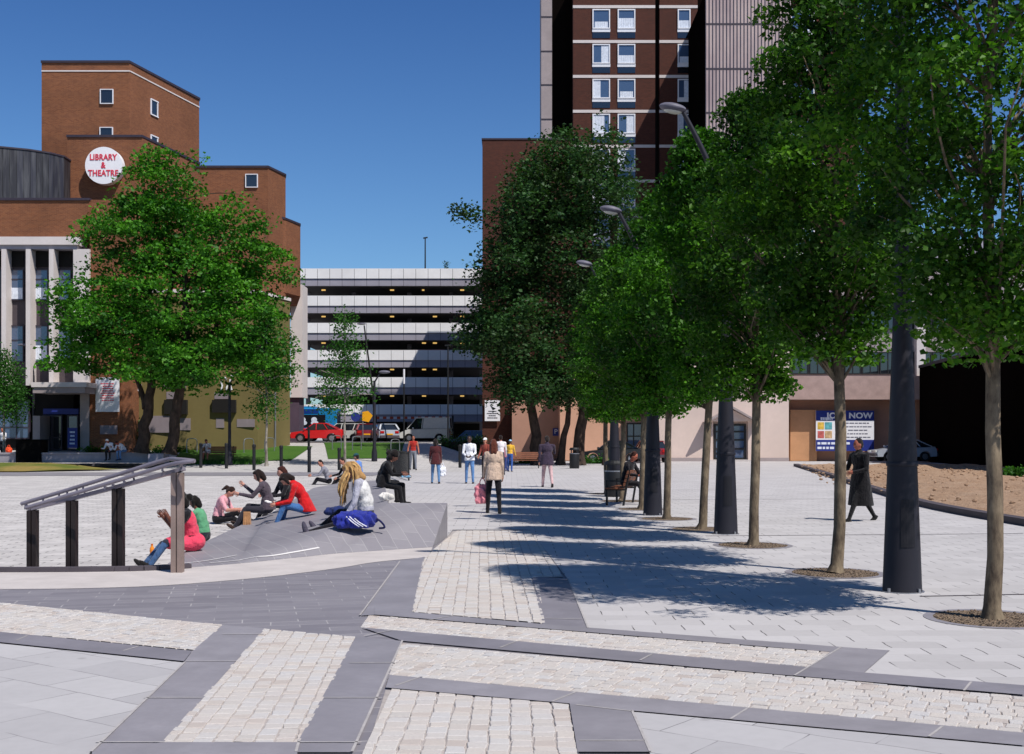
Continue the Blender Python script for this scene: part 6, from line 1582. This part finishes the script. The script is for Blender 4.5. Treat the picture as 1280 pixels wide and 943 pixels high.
lump('folder_bag', 'flat navy bag lying on the ramp before the person with dreadlocks', 'bag', (q.x, q.y, q.z+.09), (.24, .12, .09), cl('#1b2a5c'), R(4), None, 3, 12)
# trio at the head of the ramp
q = on_ramp(411, 606); sc = 1
person('person in a light grey tracksuit top sitting at the far ramp end', (q.x, q.y, q.z), R(190), '#85848e', '#1b1a20', '#1f1512', '#b97e68', '#20202a', 1.74, pose='sit', seat=.02, lean=14, curl=14, hl=(104, 100), kl=(70, 70), sh=(36, 36), el=(50, 50), head=(0, 30))
person('person in a black jacket leaning over beside the light grey tracksuit top', (q.x+.75, q.y-.2, q.z), R(205), '#131216', '#1b1a20', '#1d1310', '#b97e68', '#20202a', 1.80, pose='sit', seat=.04, lean=8, curl=12, hl=(96, 96), kl=(64, 64), sh=(26, 30), el=(40, 46), head=(8, 20))
person('person in a denim blue shirt and dark green cap on the ramp', (q.x+1.1, q.y+.35, q.z+.1), R(160), '#5f82bf', '#22242c', '#191210', '#b98570', '#20202a', 1.80, pose='sit', seat=.06, lean=6, curl=8, hl=(96, 96), kl=(64, 64), sh=(20, 20), el=(40, 40), cap='#1f4a50')
# two in black on the upper edge, legs towards the walk
d = 28.6; x = PX(480, d)[0]
person('person in black with curly hair on the upper ramp edge, legs down to the walk', (x, d, .50), R(-12), '#121014', '#131217', '#171110', '#8a5a48', '#141214', 1.72, pose='sit', seat=.02, lean=6, curl=16, hl=(88, 80), kl=(84, 70), sh=(22, 30), el=(62, 62), style='puff', head=(14, 0), jacket=1.0, female=True, vox=.014)
person('person in black close behind the dark curly hair on the upper ramp edge', (x-.25, d+1.5, .50), R(-6), '#151318', '#131217', '#191311', '#6a4436', '#141214', 1.66, pose='sit', seat=.02, lean=12, curl=16, hl=(88, 84), kl=(84, 80), sh=(26, 34), el=(60, 60), style='bob', head=(16, 0), female=True)
b = thing('drink_pouch', 'pale blue packet on the knee of the person in black on the ramp edge', 'packet', (x+.52, d-.12, .80), .3); m = MB(); m.box(-.10, -.05, -.02, .10, .05, .03); m.build('body', cl('#7db4d8'), b, world=False, bevel=.012); m = MB(); m.box(.101, -.04, -.01, .125, .04, .02); m.build('seal', cl('#b8d4e6'), b, world=False)
q = on_ramp(483, 626)
lump('canvas_bag', 'small white bag lying on the slate behind the person with dreadlocks', 'bag', (q.x, q.y, q.z+.07), (.14, .09, .08), cl('#ded9d2'), 0, None, 3, 14)
# two on the seat wall and one on the bench by the khaki wall
xs_ = PX(137, 65.6)[0]
person('white haired person in a pale top and black trousers sitting on the slate seat wall', (xs_, 66.05, .87), R(255), '#d9d8de', '#151419', '#d8d6d2', '#8a4a3c', '#1a181a', 1.72, pose='sit', seat=0.0, lean=26, curl=20, hl=(88, 84), kl=(88, 92), sh=(10, 24), el=(60, 66), head=(4, 20), vox=.02)
person('person in a white shirt and pale jeans hunched on the slate seat wall', (PX(152, 65.6)[0], 66.05, .87), R(245), '#e2e0e2', '#5f7fa6', '#3a1c14', '#a8523e', '#22324e', 1.72, pose='sit', seat=0.0, lean=36, curl=22, hl=(88, 84), kl=(86, 92), sh=(20, 24), el=(100, 100), head=(6, 10), vox=.02)
person('person in a pale shirt and shorts sitting on the wooden bench by the khaki wall', (b1.x-.55, b1.y+.02, b1.z), R(265), '#d9cfcb', '#c7a79a', '#4a2e22', '#b06a52', '#3a2a26', 1.72, pose='sit', seat=.46, lean=14, curl=14, hl=(88, 92), kl=(80, 86), sh=(30, 36), el=(66, 70), head=(14, 0), sleeves=False, socks='#b06a52', vox=.02)
q = GT(11, 567, zg, 60, 90)
lump('orange_bag', 'small orange bag on the ground beside the leafy young tree', 'bag', (q.x, q.y, q.z+.2), (.2, .15, .2), plain('orange_fabric', '#d9481f', .8), 0, .12, 4, 21)
q = GT(32, 566, zg, 60, 90)
person('person in a white shirt standing by the library doors, above the black cabinet', (q.x, 71.5, zg(q.x, 71.5)), R(260), '#e0dde0', '#26242c', '#24140e', '#b3664e', '#1a181a', 1.76, hl=(4, -4), kl=(3, 3), sh=(12, 10), el=(30, 30), vox=.02)

# ================================================================ LIGHT, SKY, CAMERA
AZ, EL = math.atan2(.70, -.72), R(54)          # direction towards the sun, clockwise from +y
to_sun = Vector((math.cos(EL)*math.sin(AZ), math.cos(EL)*math.cos(AZ), math.sin(EL)))
sun = bpy.data.lights.new('sun', 'SUN'); sun.energy = 5.0; sun.angle = R(.53); sun.color = (1, .955, .90)
so = bpy.data.objects.new('sun', sun); COL.objects.link(so); so.location = (30, -30, 60); so.rotation_euler = (-to_sun).to_track_quat('-Z', 'Y').to_euler()
w = bpy.data.worlds.new('World'); scene.world = w; w.use_nodes = True; nt = w.node_tree; bg = nt.nodes['Background']
sky = nt.nodes.new('ShaderNodeTexSky'); sky.sky_type = 'NISHITA'; sky.sun_disc = False; sky.sun_elevation = EL; sky.sun_rotation = AZ
sky.altitude = 100; sky.air_density = 1.0; sky.dust_density = .8; sky.ozone_density = 2.0
# the clear air is a deeper blue overhead and paler towards the roofs
tc = nt.nodes.new('ShaderNodeTexCoord'); sp = nt.nodes.new('ShaderNodeSeparateXYZ'); rp = nt.nodes.new('ShaderNodeValToRGB')
nt.links.new(tc.outputs['Generated'], sp.inputs[0]); nt.links.new(sp.outputs[2], rp.inputs[0])
e = rp.color_ramp.elements; e[0].position = .03; e[0].color = (1.15, 1.62, 2.0, 1); e[1].position = .34; e[1].color = (.56, 1.0, 1.62, 1)
x = e.new(.95); x.color = (.40, .66, 1.0, 1)
tint = nt.nodes.new('ShaderNodeMixRGB'); tint.blend_type = 'MULTIPLY'; tint.inputs[0].default_value = 1; nt.links.new(rp.outputs[0], tint.inputs[2])
nt.links.new(sky.outputs[0], tint.inputs[1]); nt.links.new(tint.outputs[0], bg.inputs[0]); bg.inputs[1].default_value = .062
cam = bpy.data.cameras.new('camera'); co = bpy.data.objects.new('camera', cam); COL.objects.link(co)
co.location = (0, 0, EYE); co.rotation_euler = (R(90), 0, 0)
cam.sensor_fit = 'HORIZONTAL'; cam.sensor_width = 36; cam.lens = 36*F/1280; cam.shift_y = (YH-471.5)/1280; cam.clip_end = 3000; cam.clip_start = .05
scene.camera = co
vs_ = scene.view_settings; vs_.view_transform = 'Standard'; vs_.look = 'None'; vs_.gamma = 1; vs_.exposure = 0.0; vs_.use_curve_mapping = False
scene.render.engine = 'CYCLES'
